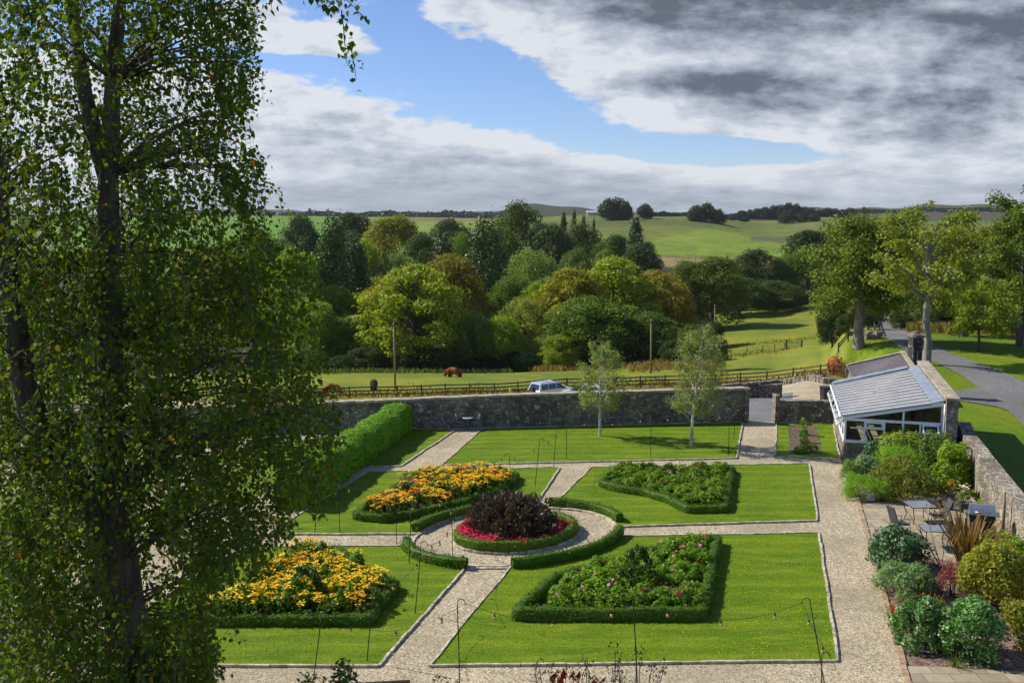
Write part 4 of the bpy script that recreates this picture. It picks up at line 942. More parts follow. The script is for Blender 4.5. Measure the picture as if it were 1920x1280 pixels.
def string(a_, b_, sag, label):
    p,q_ = (HK[a_] if isinstance(a_,str) else a_),(HK[b_] if isinstance(b_,str) else b_); e = empty('string_light', p, 0, label, 'string light', 'strings of bulbs between the poles')
    L = (q_-p).length; n = 14; P_ = [(q_-p)*(i/n)-Vector((0,0,sag*4*(i/n)*(1-i/n))) for i in range(n+1)]
    mb = MB(); mb.tube(P_,.006,5); mb.build('cable', M['rubber'], e)
    k = max(2,int(L/1.15))
    for i in range(k):
        f = (i+.5)/k; c_ = (q_-p)*f-Vector((0,0,sag*4*f*(1-f)+.01)); mb = MB(); mb.lathe((c_.x,c_.y,c_.z-.17),[(.012,0),(.034,.02),(.036,.05),(.022,.09)],8); bu = mb.build('bulb', M['bulb'], e)
        s_ = MB(); s_.lathe((c_.x,c_.y,c_.z-.085),[(.022,0),(.024,.05),(.012,.08)],8); s_.build('socket', M['rubber'], bu)
for a_,b_,sg,lb in (('p','q',.55,'sagging string of bulbs over the golden bed hedge'),('q','r',.5,'sagging string of bulbs over the left of the pink bed'),('r','s',.5,'sagging string of bulbs over the right of the pink bed'),
    ('n','o',.4,'string of bulbs dropping beside the golden flower bed'),('n','f',.35,'string of bulbs over the gravel left of the round bed'),('f','d',.35,'string of bulbs rising from round path to the orange bed'),
    ('c','b',.15,'short string of bulbs by the orange bed corner'),('a','b',.22,'string of bulbs across the far left lawn'),('g','h',.3,'string of bulbs behind the orange flowers'),('h','i',.25,'short string of bulbs at the middle path'),
    ('e','g',.2,'string of bulbs above the orange flowers'),('j','k',.2,'string of bulbs along the far lawn left of the right birch'),('k','l',.25,'string of bulbs along the far lawn right part'),('l','m',.1,'short string of bulbs near the gateway'),('s','t',.12,'short string of bulbs hanging at the bottom right corner')):
    string(a_,b_,sg,lb)
# ---------------------------------------------------------------- crown meshes for the wood (unit size: radius 1, height 1, ground at 0)
def lobes_crown(seed, n, leaf, nl=46, base=.12, top=1.0, flat=.62, upbias=.35, shape='round', lobe=.27, fill=.25):
    """foliage as leaf clumps over many uneven lobes; radius ~1, height 0..1 scaled by HS later"""
    r = rs(seed); C_ = []; R_ = []
    tries = 0
    while len(C_) < nl and tries < 4000:
        tries += 1
        z = base+(top-base)*r.rand()**.8; f = (z-base)/(top-base)
        if shape == 'round': rm = math.sqrt(max(.02,1-((f-.40)/.62)**2))
        elif shape == 'cone': rm = (1-f)**.8*.95+.05
        elif shape == 'col': rm = (1-abs(f-.35)**1.6*1.3)*.85+.08
        else: rm = 1-.3*f
        a = r.rand()*2*math.pi; q_ = rm*(1-.45*r.rand()**2)
        lr = lobe*(.45+1.1*r.rand())*(1 if shape!='cone' else .45+.75*(1-f))
        q_ = max(0, q_-lr*.55)
        C_.append((q_*math.cos(a), q_*math.sin(a), z)); R_.append(lr)
    C_ = np.array(C_); R_ = np.array(R_)
    i = r.choice(len(C_), n, p=R_**2/np.sum(R_**2)); d_ = unit(r.randn(n,3)+np.array([0,0,upbias]))
    rr_ = (1-fill*r.rand(n,1)**2)*(1+.18*r.randn(n,1)*(r.rand(n,1)<.35))*(1+.55*r.rand(n,1)*(r.rand(n,1)<.10)); sq = np.array([1,1,flat*.62])
    P_ = C_[i]+d_*sq*R_[i][:,None]*rr_
    N_ = unit(d_+r.randn(n,3)*.5)
    P_[:,2] = np.maximum(P_[:,2], .02)
    return P_, N_, C_, R_
HSC = {}
def proto_tree(kind, seed, n, leaf, asp_hw, shape='round', **k):
    """asp_hw: height / radius used to build leaves undistorted"""
    P_,N_,C_,R_ = lobes_crown(seed, n, leaf, shape=shape, **k)
    P_ = P_*np.array([1,1,asp_hw]); r = rs(seed+5)
    V_,F_2 = leafquads(P_, N_, leaf*(.6+.8*r.rand(n)), r, .75)
    tr = MB(); h = asp_hw
    tr.tube([(0,0,-.15),(.01,.02,h*.2),(-.02,.0,h*.45),(.02,.02,h*.8)],[.07,.055,.04,.012],7)
    for j in r.choice(len(C_), min(9,len(C_)), replace=False):
        c_ = C_[j]*np.array([1,1,h]); z0 = max(h*.1, c_[2]-.55*math.hypot(c_[0],c_[1])-.1); tr.tube([(0,0,z0),(c_[0]*.5,c_[1]*.5,(z0+c_[2])/2+.03),tuple(c_)],[.03,.018,.006],5,False)
    return (mesh_np('crown_'+kind, V_, F_2), tr, asp_hw)
TR = {}
def get(kind):
    if kind in TR: return TR[kind]
    k,i = kind[0],int(kind[1])
    if k=='B': d_ = proto_tree(kind, 200+i, 26000, .047, 2.0+.15*i, nl=105, lobe=.21)
    if k=='S': d_ = proto_tree(kind, 220+i, 30000, .046, 1.9, nl=120, lobe=.17, flat=.5, upbias=.9)
    if k=='D': d_ = proto_tree(kind, 240+i, 24000, .047, 2.1, nl=95, lobe=.21)
    if k=='C': d_ = proto_tree(kind, 260+i, 10000, .075, 3.4, shape='cone', nl=90, lobe=.30, base=.06, upbias=-.1)
    if k=='K': d_ = proto_tree(kind, 280+i, 11000, .085, 3.6, shape='col', nl=80, lobe=.34, base=.05)
    if k=='P': d_ = proto_tree(kind, 300+i, 18000, .042, 2.2, nl=120, lobe=.16, flat=.9, fill=.6)
    if k=='F': d_ = proto_tree(kind, 320+i, 3600, .15, 1.5, nl=46, lobe=.34, base=.02, flat=1.2)
    me_, tr, h = d_; me_.materials.append(M['leafdark'] if k in 'CK' else M['leaf'])
    tm = bpy.data.meshes.new('trunk'); tm.from_pydata(tr.v,[],tr.f); tm.materials.append(M['bark']); tm.update()
    TR[kind] = (me_,tm,h); return TR[kind]
trng = random.Random(11)
def tree(kind, px, ytop, wpx, Yd, colr, label, cat='tree', name=None, group=None, zb=None, rz=None):
    me_,tm,h = get(kind); p = T(px, Yd); zb = p.z if zb is None else zb
    Hh = A(px, ytop, Yd).z-zb; R_ = wpx/2/F*Yd*.96
    nm = name or {'B':'broadleaf_tree','S':'sycamore_tree','D':'broadleaf_tree','C':'conifer_tree','K':'conifer_tree','P':'willow_tree','F':'broadleaf_tree'}[kind[0]]
    e = empty(nm, (p.x,Yd,zb), trng.uniform(0,6.28) if rz is None else rz, label, cat, group); e.scale = (R_,R_,max(.2,Hh)/h*.97)
    o = link('crown', me_, None, e); o.color = (*[c_*trng.uniform(.92,1.08) for c_ in colr],1); link('trunk', tm, None, e)
    return e
DG = (.026,.052,.013); MG = (.045,.085,.014); LG = (.085,.14,.014); YG = (.14,.16,.014); OL = (.085,.088,.013); GG = (.065,.10,.035); BG = (.027,.050,.023); AU = (.10,.10,.013)
WOOD = [
 ('S0',775,503,176,158,(.10,.135,.014),'large light green sycamore in the centre, nearest the paddock behind the utility pole'),
 ('B1',842,482,120,172,OL,'olive green tree rising just right behind the large central sycamore'),
 ('B0',725,520,90,170,OL,'olive tree tucked against the left side of the central sycamore'),
 ('K0',628,428,86,176,DG,'tall dark pine with a bare trunk, left of the central sycamore'),
 ('K1',668,470,80,184,DG,'dark conifer between the tall pine and the central sycamore'),
 ('B2',560,470,110,172,LG,'yellowish green tree showing beside the big foreground tree'),
 ('S1',1066,506,130,166,(.115,.135,.012),'sycamore with golden crown top, left part of the bright pair in mid wood'),
 ('S2',1150,487,150,172,(.10,.15,.014),'bright yellow-green sycamore standing left of the right utility pole'),
 ('S0',1222,508,130,178,AU,'sycamore turning amber behind the right utility pole'),
 ('B0',1100,560,150,158,MG,'mid green tree low in front of the golden sycamore pair'),
 ('B1',1200,585,140,162,(.04,.07,.013),'dark green low tree behind the right utility pole foot'),
 ('D0',1284,490,90,215,(.05,.07,.014),'dull olive tree right of the amber sycamore'),
 ('B2',1047,630,62,151,LG,'small round bright green tree at the paddock edge'),
 ('P0',985,560,110,164,(.10,.12,.03),'grey-green ragged tree left of the golden sycamore pair'),
 ('B1',940,598,88,157,LG,'low lime green tree at the wood edge behind the grazing cow'),
 ('P1',890,590,66,155,GG,'slender blue-green young tree right of the central sycamore'),
 ('K2',912,428,100,205,DG,'massive dark columnar conifer right of the central sycamore'),
 ('P2',750,480,100,212,GG,'grey-green willow above the central sycamore'),
 ('B0',690,447,64,214,(.11,.17,.015),'bright lime tree crown above the dark conifers on the left'),
 ('D1',795,440,76,240,DG,'dark tree crown above the grey-green willow'),
 ('K0',830,452,66,235,DG,'dark conifer crown between the willow and the columnar conifer'),
 ('B1',737,407,116,300,(.085,.09,.012),'golden olive tree on the rise at the back left of the wood'),
 ('D0',662,401,92,330,BG,'dark blue-green tree behind the lime crown on the left'),
 ('D2',568,408,80,320,BG,'dark tree in front of the bright far field, at the left'),
 ('D1',845,412,82,350,BG,'dark tree silhouetted below the far yellow field'),
 ('P0',865,438,70,290,MG,'mid green feathery tree behind the columnar conifer'),
 ('D2',974,387,100,300,(.03,.055,.014),'tall round dark tree that reaches the skyline at centre'),
 ('D0',1020,420,100,290,BG,'dark tree right of the tall skyline tree'),
 ('D1',935,430,80,280,MG,'mid green tree left of the tall skyline tree'),
 ('C0',1056,393,40,320,BG,'leftmost dark spruce of the group on the skyline'),
 ('C1',1075,392,38,322,BG,'pointed spruce second from the left in the skyline group'),
 ('C0',1093,400,34,318,BG,'third spruce of the skyline group'),
 ('C1',1112,408,26,312,BG,'slim spruce at the right end of the skyline group'),
 ('D2',1090,425,90,300,(.03,.05,.014),'dark broad tree beneath the skyline spruces'),
 ('C0',1190,402,74,262,BG,'large ragged dark fir standing against the green hill'),
 ('D0',1205,455,74,258,BG,'dark tree at the foot of the large ragged fir'),
 ('D1',1150,442,80,275,DG,'dark tree left of the large ragged fir'),
 ('P1',1000,470,110,225,(.08,.12,.045),'pale silvery willow in the middle of the wood'),
 ('P2',1082,470,80,235,(.055,.09,.03),'blue-green tree above the golden sycamore'),
 ('B2',1131,468,50,228,(.05,.10,.02),'small fresh green tree above the bright sycamore'),
 ('B1',958,520,90,190,MG,'mid green tree right of the columnar conifer'),
 ('B0',1030,520,100,192,GG,'grey-green tree behind the golden sycamore'),
 ('D0',1335,482,112,214,(.045,.065,.013),'rounded dark olive tree left of the small pointed conifer'),
 ('C1',1361,476,26,240,DG,'small pointed conifer below the straw coloured strip'),
 ('D2',1418,470,100,255,(.018,.034,.013),'dark rounded tree at the end of the paddock'),
 ('B0',1490,470,84,258,(.04,.075,.013),'green tree right of the dark rounded tree at the paddock end'),
 ('D0',1515,432,100,275,(.02,.036,.014),'dark tree mass below the far tree line on the right'),
 ('D1',1385,520,90,235,DG,'dark tree beside the paddock hedge end'),
 ('D2',1455,525,90,240,DG,'low dark tree between the two rounded trees at the paddock end'),
 ('B1',820,560,110,166,OL,'olive lower tree on the right flank of the central sycamore'),
 ('B2',655,590,120,163,MG,'leafy understorey tree by the tall pine trunk'),
 ('B0',590,560,90,160,LG,'light green tree edge left of the tall pine'),
 ('D2',480,440,150,190,MG,'tree in the wood just behind the edge of the foreground tree'),
 ('B1',390,470,150,180,OL,'woodland tree seen through the foreground foliage, right part'),
 ('D0',270,455,160,185,MG,'woodland tree seen through the foreground foliage, middle part'),
 ('B2',140,470,170,180,OL,'woodland tree seen through the foreground foliage, left part'),
 ('D1',10,450,170,185,MG,'woodland tree seen at the far left edge through foliage'),
 ('P2',870,520,90,186,MG,'mid green tree behind the right shoulder of the central sycamore'),
 ('K1',700,560,70,178,(.02,.04,.012),'dark conifer in the shadowed gap left of the central sycamore'),
]
for w_ in WOOD: tree(w_[0], w_[1], w_[2]+ (4 if w_[4]>160 else 0), w_[3]*(1.28 if w_[0][0] in 'BSDP' else 1.12), w_[4], (w_[5][0]*2.65, w_[5][1]*2.35, w_[5][2]*1.6), w_[6])
fr_ = random.Random(44)
for i in range(22):
    px = 610+i*33+fr_.uniform(-12,12); Yd = fr_.uniform(166,205); yt = fr_.uniform(545,600)-(Yd-166)*1.1
    if px < 1190: tree(fr_.choice(['B0','B1','B2','D1','P1']), px, yt, fr_.uniform(80,120), Yd, (lambda q: (q[0]*2.4,q[1]*2.15,q[2]*1.5))(fr_.choice([MG,OL,LG,DG,GG])), 'lower leafy tree filling the gaps between the larger trees of the central wood', group='understorey trees filling the wood')
# shrubs at the edge of the wood
for i,(px,yt,wd,Yd,cc_,lb) in enumerate([(690,650,90,152,MG,'pale leafy bush at the foot of the wood behind the left pole'),(640,668,60,150,MG,'low bush at the wood edge above the brown cow'),(830,650,90,152,OL,'olive bush at the foot of the central sycamore'),
    (905,668,80,151,DG,'dark bush at the wood edge above the right grazing cow'),(975,660,90,151,DG,'dark bush left of the small round bright tree'),(1110,650,80,154,DG,'dark bush right of the small round bright tree'),
    (1300,610,70,150,LG,'light green bush where the wood meets the sloping paddock'),(1262,640,60,148,MG,'mid green bush behind the right birch'),(1340,605,50,132,(.05,.07,.025),'small grey-green tree in the paddock behind the right birch'),
    (760,664,60,151,GG,'grey-green bush left of the left utility pole'),(580,655,80,151,LG,'light bush at the wood edge next to the foreground tree')]):
    tree(['B0','P1','B2'][i%3], px, yt, wd, Yd, cc_, lb, 'bush', 'bush')
for i in range(12):
    px = 1385+i*15; tree('B%d'%(i%3), px, 571-i*.9-trng.uniform(0,3), 26, 246, (.05,.085,.02), 'low hedge bush in the row along the top of the paddock', 'bush', 'hedge_bush', 'hedge bushes along the top of the paddock')
# far copses and tree lines
far = [(1140,381,34,800),(1158,379,34,805),(1173,386,26,800),(1210,388,28,800),(1305,391,30,760),(1325,389,36,765),(1348,398,26,760)]
fl_ = ['left tree of the dark copse on the hill crest','tallest middle tree of the dark copse on the hill crest','right tree of the dark copse on the hill crest','lone round tree on the hill crest','left tree of the clump on the right shoulder of the hill','middle tree of the clump on the right shoulder of the hill','small right tree of the clump on the right shoulder of the hill']
for i,(a_,b_,c_,d_) in enumerate(far): tree('F%d'%(i%3), a_,b_,c_*1.15,d_, (.04,.065,.03), fl_[i])
for i in range(17):
    px = 1362+i*14.5; yt = np.interp(px,[1362,1420,1485,1510,1600],[403,394,386,394,395])+trng.uniform(-1.5,2); tree('F%d'%(i%3), px, yt, 26+trng.uniform(-4,6), 1120, (.032,.05,.034), 'dark round tree in the long tree line on the right horizon', group='trees of the long line on the right horizon')
for i,(px,yt,wd) in enumerate([(1375,405,22),(1395,409,20),(1475,402,34),(1500,403,30),(1525,404,26)]):
    tree('F%d'%(i%3), px, yt, wd, 930, (.04,.06,.03), ['leftmost small far tree in the dip right of the hill','second small far tree in the dip right of the hill','dark tree in front of the long tree line, left one','dark tree in front of the long tree line, middle one','dark tree in front of the long tree line, right one'][i])
def farband(name, x0, x1, Yd, yt, n, size, colr, label):
    r = rs(int(x0)); pxs = x0+(x1-x0)*r.rand(n); P_ = []
    for px in pxs:
        p = T(px, Yd+r.randn()*Yd*.02); hh = A(px, yt+2.2*math.sin(px*.05)+1.3*math.sin(px*.17), p.y).z-p.z; P_.append((p.x,p.y,p.z+max(2,hh)*r.rand()**.7))
    P_ = np.array(P_); org = P_.mean(0); V_,F_2 = leafquads(P_-org, unit(r.randn(n,3)+np.array([0,-1,.6])), size*(.6+.8*r.rand(n)), r, .8)
    o = link(name, mesh_np(name, V_, F_2), M['leaf']); o.location = org; o.color = (*colr,1); tag(o, label, 'woodland', kind='stuff')
farband('far_woodland', 500, 960, 1500, 399.5, 5000, 6, (.02,.034,.03), 'thin dark strip of woodland along the left horizon')
farband('far_woodland', 1215, 1300, 900, 402, 900, 4, (.018,.03,.024), 'thin dark strip of woodland on the crest of the green hill')
farband('far_woodland', 1590, 2100, 1500, 400, 3500, 7, (.02,.034,.028), 'dark distant woodland behind the avenue on the right')
for px,yt,lb in ((581,391,'small far tower on the left horizon'),(712,397,'second small far tower on the horizon, right of the other')):
    p = T(px,1500); hh = A(px,yt,1500).z-p.z; mb = MB(); mb.tube([(0,0,0),(0,0,hh*.92),(0,0,hh)],[2.6,2.2,2.6],8); o = mb.build('tower', M['slate']); o.location = p; tag(o, lb, 'tower')
p = T(1118,880); mb = MB(); mb.box((0,0,1.2),(16,8,2.4)); mb.hexa([(-9,-5,2.4),(9,-5,2.4),(9,5,2.4),(-9,5,2.4),(-8.5,-.3,4),(8.5,-.3,4),(8.5,.3,4),(-8.5,.3,4)]); o = mb.build('farm_shed', plain('pale_sheeting',(.4,.42,.44),.6)); o.location = p; tag(o,'pale farm shed left of the dark copse on the hill','building')

# ---------------------------------------------------------------- trees with visible limbs
def skeleton(name, loc, Hh, Rc, rt, fork, nl, seed, nleaf, lsize, colr, label, cat='tree', barkm='barkgrey', cl=.9, lean=(0,0), zlo=.35, cstretch=(1,1,.6), sparse=.0, leafm='leaf', start=None, group=None, grav=0, minr=.012, limb=.42):
    r = rs(seed); rr_ = random.Random(seed); e = empty(name, loc, 0, label, cat, group); tr = MB(); nodes = []
    lx,ly = lean; ft = Vector((lx*fork/Hh, ly*fork/Hh, fork)); tp = Vector((lx,ly,Hh))
    pts = [Vector((0,0,-.4)),Vector((0,0,0)),ft*.35+Vector((rr_.uniform(-1,1)*rt*.4,0,0)),ft*.7+Vector((rr_.uniform(-1,1)*rt*.5,0,0)),ft]
    rads = [rt*1.5,rt*1.25,rt,rt*.92,rt*.85]
    for f in (.4,.75,1): pts.append(ft.lerp(tp,f*.93)+Vector((rr_.uniform(-1,1),rr_.uniform(-1,1),0))*rt*1.2*f); rads.append(rt*(.8 if limb<.6 else .4)*(1-f)+minr)
    tr.tube(pts, rads, 10)
    for i in range(nl):
        f = zlo+(1-zlo)*((i+.5)/nl)**.9; z1 = fork+(Hh-fork)*f*.97 if start is None else Hh*f
        z1 = Hh*(zlo+(.97-zlo)*((i+.5)/nl)); a = i*2.4+rr_.uniform(-.4,.4)
        g = (z1/Hh-zlo)/(1-zlo); rm = Rc*math.sqrt(max(.05,1-((g-.42)/.66)**2))*rr_.uniform(.72,1.0)
        z0 = max(fork*.97, min(z1-rm*rr_.uniform(.5,.9), Hh*.8)) if start is None else max(start, z1-rm*.8)
        k = min(1,max(0,(z0-fork)/(Hh-fork))); b0 = ft.lerp(tp,k) if z0 >= fork else ft*(z0/fork); end = Vector((lx*z1/Hh+rm*math.cos(a), ly*z1/Hh+rm*math.sin(a), z1-grav*rm))
        mid = b0.lerp(end,.5)+Vector((rr_.uniform(-.1,.1)*rm,rr_.uniform(-.1,.1)*rm,rm*.12+grav*rm*.3)); q1 = b0.lerp(mid,.5)+Vector((rr_.uniform(-.06,.06)*rm,rr_.uniform(-.06,.06)*rm,0)); q3 = mid.lerp(end,.5)+Vector((0,0,rm*.05))
        r0 = max(minr*2, rt*limb*(1-k*.7)*rr_.uniform(.7,1.1)); tr.tube([b0,q1,mid,q3,end],[r0,r0*.8,r0*.55,r0*.35,minr],6,False)
        nodes += [(end,1),(q3,.9),(mid,.6)]
        for j in range(5):
            s = mid.lerp(end, rr_.uniform(0,.95)) if j else q1.lerp(mid,.5); d_ = Vector((math.cos(a+rr_.uniform(-1.6,1.6)),math.sin(a+rr_.uniform(-1.6,1.6)),rr_.uniform(-.2,.8)-grav))*rm*rr_.uniform(.22,.45); tr.tube([s,s+d_*.5+Vector((0,0,.04*rm)),s+d_],[r0*.35,r0*.2,minr*.8],5,False); nodes.append((s+d_,.9)); nodes.append((s+d_*.5,.5))
    nodes.append((tp,.9)); tr.build('trunk', M[barkm], e)
    W = np.array([w_ for _,w_ in nodes]); N0 = np.array([tuple(p_) for p_,_ in nodes]); i = r.choice(len(N0), nleaf, p=W/W.sum())
    rad_ = cl*Rc*.30*(.6+.8*r.rand(len(N0))); d_ = unit(r.randn(nleaf,3)); P_ = N0[i]+d_*np.array(cstretch)*rad_[i][:,None]*(r.rand(nleaf,1)**.45)
    P_[:,2] -= grav*r.rand(nleaf)*rad_[i]*1.2
    Nn2 = unit(d_*.5+np.array([0,0,.6])+r.randn(nleaf,3)*.6); V_,F_2 = leafquads(P_, Nn2, lsize*(.6+.8*r.rand(nleaf)), r, .7)
    o = link('crown', mesh_np('crown', V_, F_2), M[leafm], e); o.color = (*[c_*1.85 for c_ in colr],1); return e
def sk(px, py, ytop, wpx, forkpy, rt, nl, seed, nleaf, ls, colr, label, Yd=None, lean=0, **k):
    p = T(px, Yd) if Yd else H(px,py,50); Hh = A(px,ytop,p.y).z-p.z; fk = A(px,forkpy,p.y).z-p.z
    return skeleton('avenue_tree' if 'cat' not in k else k['cat'].replace(' ','_'), p, Hh, wpx/2/F*p.y, rt, fk, nl, seed, nleaf, ls, colr, label, lean=(lean,0), **k)
sk(1125,818,638,84,760,.075,26,41,9000,.085,(.13,.16,.06),'young silver birch with pale trunk on the far lawn, left one',Yd=None or G(1125,818).y,cat='birch tree',barkm='birchbark',zlo=.28,start=1.6,cstretch=(.9,.9,1.2),cl=.75,group=None,minr=.006)
sk(1295,836,612,96,765,.08,30,42,12500,.085,(.12,.15,.055),'young silver birch with pale trunk near the gateway, right one',Yd=G(1295,836).y,lean=.45,cat='birch tree',barkm='birchbark',zlo=.28,start=1.6,cstretch=(.9,.9,1.2),cl=.75,minr=.006)
sk(1610,638,408,178,540,.45,26,51,34000,.27,(.075,.105,.015),'broad sycamore with pale trunk on the left of the driveway',Yd=96,cl=1.15,zlo=.24)
sk(1737,690,384,200,560,.29,20,52,11500,.25,(.115,.145,.018),'tall open-crowned tree with bare grey trunk and forked limbs beside the pier',Yd=80,lean=-.4,cl=.72,zlo=.42,limb=.75)
sk(1805,642,430,150,600,.5,22,53,24000,.3,(.09,.105,.014),'olive-gold tree with a dark double trunk on the right lawn',Yd=104,cl=1.1,zlo=.3,barkm='bark')
sk(1834,666,520,118,610,.12,24,54,13000,.2,(.12,.16,.02),'slender young tree with thin dark trunk on the right lawn',Yd=88,barkm='bark',zlo=.2,start=2,cl=.9)
sk(1912,660,356,150,560,.3,24,55,20000,.26,(.06,.09,.014),'tall dark tree cut by the right edge of the photo',Yd=92,barkm='bark',cl=.95,zlo=.2)
AV = [('B0',1575,470,70,150,(.05,.075,.014),'tree behind the broad sycamore left of the driveway'),('D1',1650,430,110,150,(.03,.045,.013),'dark tree closing the end of the driveway on the left'),('D2',1700,450,120,165,(.035,.05,.013),'dark tree closing the end of the driveway on the right'),
 ('B1',1765,455,130,150,(.085,.095,.014),'olive tree behind the open-crowned tree'),('B2',1850,432,150,140,(.08,.085,.014),'olive-gold tree with rounded crown behind the slender young tree'),('B0',1900,470,120,128,(.07,.09,.015),'green tree behind the right edge tree'),
 ('D0',1600,440,90,200,(.03,.045,.014),'dark tree far behind the broad sycamore'),('C0',1612,388,34,210,BG,'pointed conifer top above the broad sycamore'),('D0',1975,430,170,120,MG,'dark green tree just beyond the right edge'),('B1',1720,540,90,128,(.06,.085,.015),'lower leafy tree right of the driveway, behind the grey trunk')]
for w_ in AV: tree(w_[0],w_[1],w_[2],w_[3]*1.3,w_[4],tuple(c*2.5 for c in w_[5]), w_[6])
for i,(px,yt,wd,Yd,cc_,lb) in enumerate([(1560,575,60,128,DG,'dark bush at the paddock side of the sycamore'),(1590,590,60,112,MG,'mid green bush left of the pale sycamore trunk'),(1628,585,50,118,DG,'dark bush right behind the pale sycamore trunk'),(1690,590,50,118,MG,'ivy green bush right of the driveway'),(1560,545,60,140,(.04,.03,.02),'brownish purple bush behind the paddock corner'),(1890,600,90,112,LG,'light bush under the right edge trees'),(1800,595,80,125,DG,'dark bush behind the double trunk'),(1745,600,60,122,DG,'dark bush between the grey trunk and the double trunk'),(1940,590,90,105,MG,'leafy bush at the right edge below the tall dark tree')]):
    tree(['B0','D1','B2'][i%3], px, yt, wd, Yd, cc_, lb, 'bush', 'bush')

# ---------------------------------------------------------------- the big foreground tree
def bigtree():
    Y0 = 18.7; b = A(238,1290,Y0); org = Vector((b.x, Y0, 0)); e = empty('lime_tree', org, 0, 'huge leafy tree filling the left foreground, dark trunk and drooping sprays', 'tree')
    tr = MB(); r = rs(500); rr_ = random.Random(5)
    pt = lambda px,py,dy=0: A(px,py,Y0+dy)-org
    main = [Vector((0,0,-.3)),Vector((0,0,1.2)),pt(240,1290),pt(235,1150),pt(222,1060),pt(205,940),pt(203,800),pt(208,650),pt(205,500),pt(203,330),pt(212,150),pt(225,0),pt(232,-120),pt(240,-300)]
    tr.tube(main,[.62,.5,.42,.385,.38,.33,.25,.23,.21,.18,.14,.11,.08,.04],14)
    limbs = [([pt(215,1030),pt(160,930,-.3),pt(100,850,-.5),pt(62,780,-.6),pt(42,700,-.6),pt(15,520,-.7),pt(0,380,-.7),pt(-20,200,-.6),pt(-40,0,-.5)],[.30,.29,.27,.26,.24,.18,.14,.10,.06]),
      ([pt(204,345),pt(180,260,.1),pt(160,180,.2),pt(145,80,.3),pt(122,-30,.4),pt(100,-150,.5)],[.17,.16,.14,.11,.09,.05]),
      ([pt(205,700),pt(150,600,.6),pt(130,500,.8),pt(118,420,1)],[.08,.06,.05,.03]),
      ([pt(-60,1330,-1),pt(60,1190,-.6),pt(135,1110,-.3),pt(190,1075)],[.05,.07,.08,.1]),
      ([pt(-80,860,-.5),pt(20,858,-.4),pt(80,852,-.4)],[.03,.04,.06]),
      ([pt(-80,1120,-.5),pt(0,1040,-.4),pt(90,960,-.4)],[.03,.04,.06])]
    for P_,R_ in limbs: tr.tube(P_,R_,9)
    xr = lambda py: np.interp(py,[-300,-100,0,60,130,200,260,330,420,480,520,600,660,730,800,860,930,980,1030,1080,1130,1200,1290,1400],[380,440,470,495,485,480,470,500,490,530,575,590,590,620,640,625,620,590,545,480,385,375,385,360])
    axis = lambda py: np.interp(py,[-300,0,500,940,1290],[200,190,185,190,230])
    boughs = []; tries = 0
    while len(boughs) < 960 and tries < 40000:
        tries += 1; py = rr_.uniform(-200,1400); side = rr_.random(); a = rr_.uniform(0,2*math.pi)
        R_ = (xr(py)-axis(py))/F*Y0; RL = max(R_, 3.6); q_ = math.sqrt(rr_.random())
        x = (R_ if math.cos(a) > 0 else RL)*q_*math.cos(a)*1.03; y = q_*math.sin(a)*min(3.6,R_+1.2)
        ctr = A(axis(py),py,Y0)-org; p = ctr+Vector((x,y,0)); pr = p+org
        sx = 960+F*(pr.x/(pr.y*.99)); 
        if sx < -90 or (py < 470 and sx < 420 and rr_.random() < .34): continue
        if py > 1050 and py < 1200 and 185 < sx < 285 and y < .5: continue
        if py > 1290 and sx > 330: continue
        boughs.append((p,py,q_))
    parts = []; tw = MB()
    tgt = [m for m in main[2:]]
    for (p,py,q_) in boughs:
        # a thin branch from the trunk or limb out to the spray
        cands = main[3:]+limbs[0][0][2:]; s = min(cands, key=lambda c_: (c_-p).length+abs(c_.z+ (p-c_).length*.35-p.z)*1.0)
        if q_ > .45 and rr_.random() < (.4 if py < 950 else .12):
            d_ = p-s; tr.tube([s, s+d_*.35+Vector((rr_.uniform(-.2,.2),rr_.uniform(-.2,.2),d_.length*.10)), s+d_*.7+Vector((rr_.uniform(-.2,.2),0,d_.length*.1)), p],[.035,.024,.016,.007],5,False)
        ns = 4+int(4*rr_.random())
        for _ in range(ns):
            c0 = p+Vector((rr_.gauss(0,.35),rr_.gauss(0,.35),rr_.gauss(0,.36))); L = rr_.uniform(.5,1.0); w0 = c0+org; sy0 = 405+(CH-w0.z+L*.7)*F/w0.y; a = rr_.uniform(0,6.28); outw = Vector((math.cos(a),math.sin(a),0))*.35+Vector((p.x,p.y,0)).normalized()*.35
            if 960+F*(w0.x+outw.x*L*.7)/w0.y*.99 > xr(sy0)+(44 if rr_.random() < .07 else 10) or (1050 < sy0 < 1215 and 180 < 960+F*w0.x/w0.y < 290 and c0.y < .4): continue
            if c0.y < .15 and rr_.random() < .5 and any(abs(960+F*w0.x/w0.y-np.interp(sy0-20,*ln)) < wd for ln,wd in ((([0,150,330,500,1000,1290],[225,212,203,205,205,240]),26),(([0,80,180,345],[125,145,160,204]),22),(([0,380,700,780,940,1030],[-40,0,42,62,165,210]),34)) if sy0 < ln[0][-1]+40): continue
            c1 = c0+outw*L*.6+Vector((0,0,-.25*L)); c2 = c0+outw*L*.8+Vector((0,0,-.95*L)); tw.tube([c0,c1,c2],[.007,.005,.003],4,False)
            k = int(L*31); f = r.rand(k)[:,None]; A0,A1,A2 = (np.array(v_) for v_ in (c0,c1,c2))
            Pq = A0*(1-f)**2+2*A1*f*(1-f)+A2*f*f + r.randn(k,3)*np.array([.085,.085,.07])
            Nq = unit(np.array([.0,-.25,.55])+r.randn(k,3)*.65); tn = np.tile(np.array([[outw.x,outw.y,-1.3]]),(k,1))
            parts.append(leafquads(Pq, Nq, .096*(.45+.85*r.rand(k)), r, .85, tan=tn, six=True))
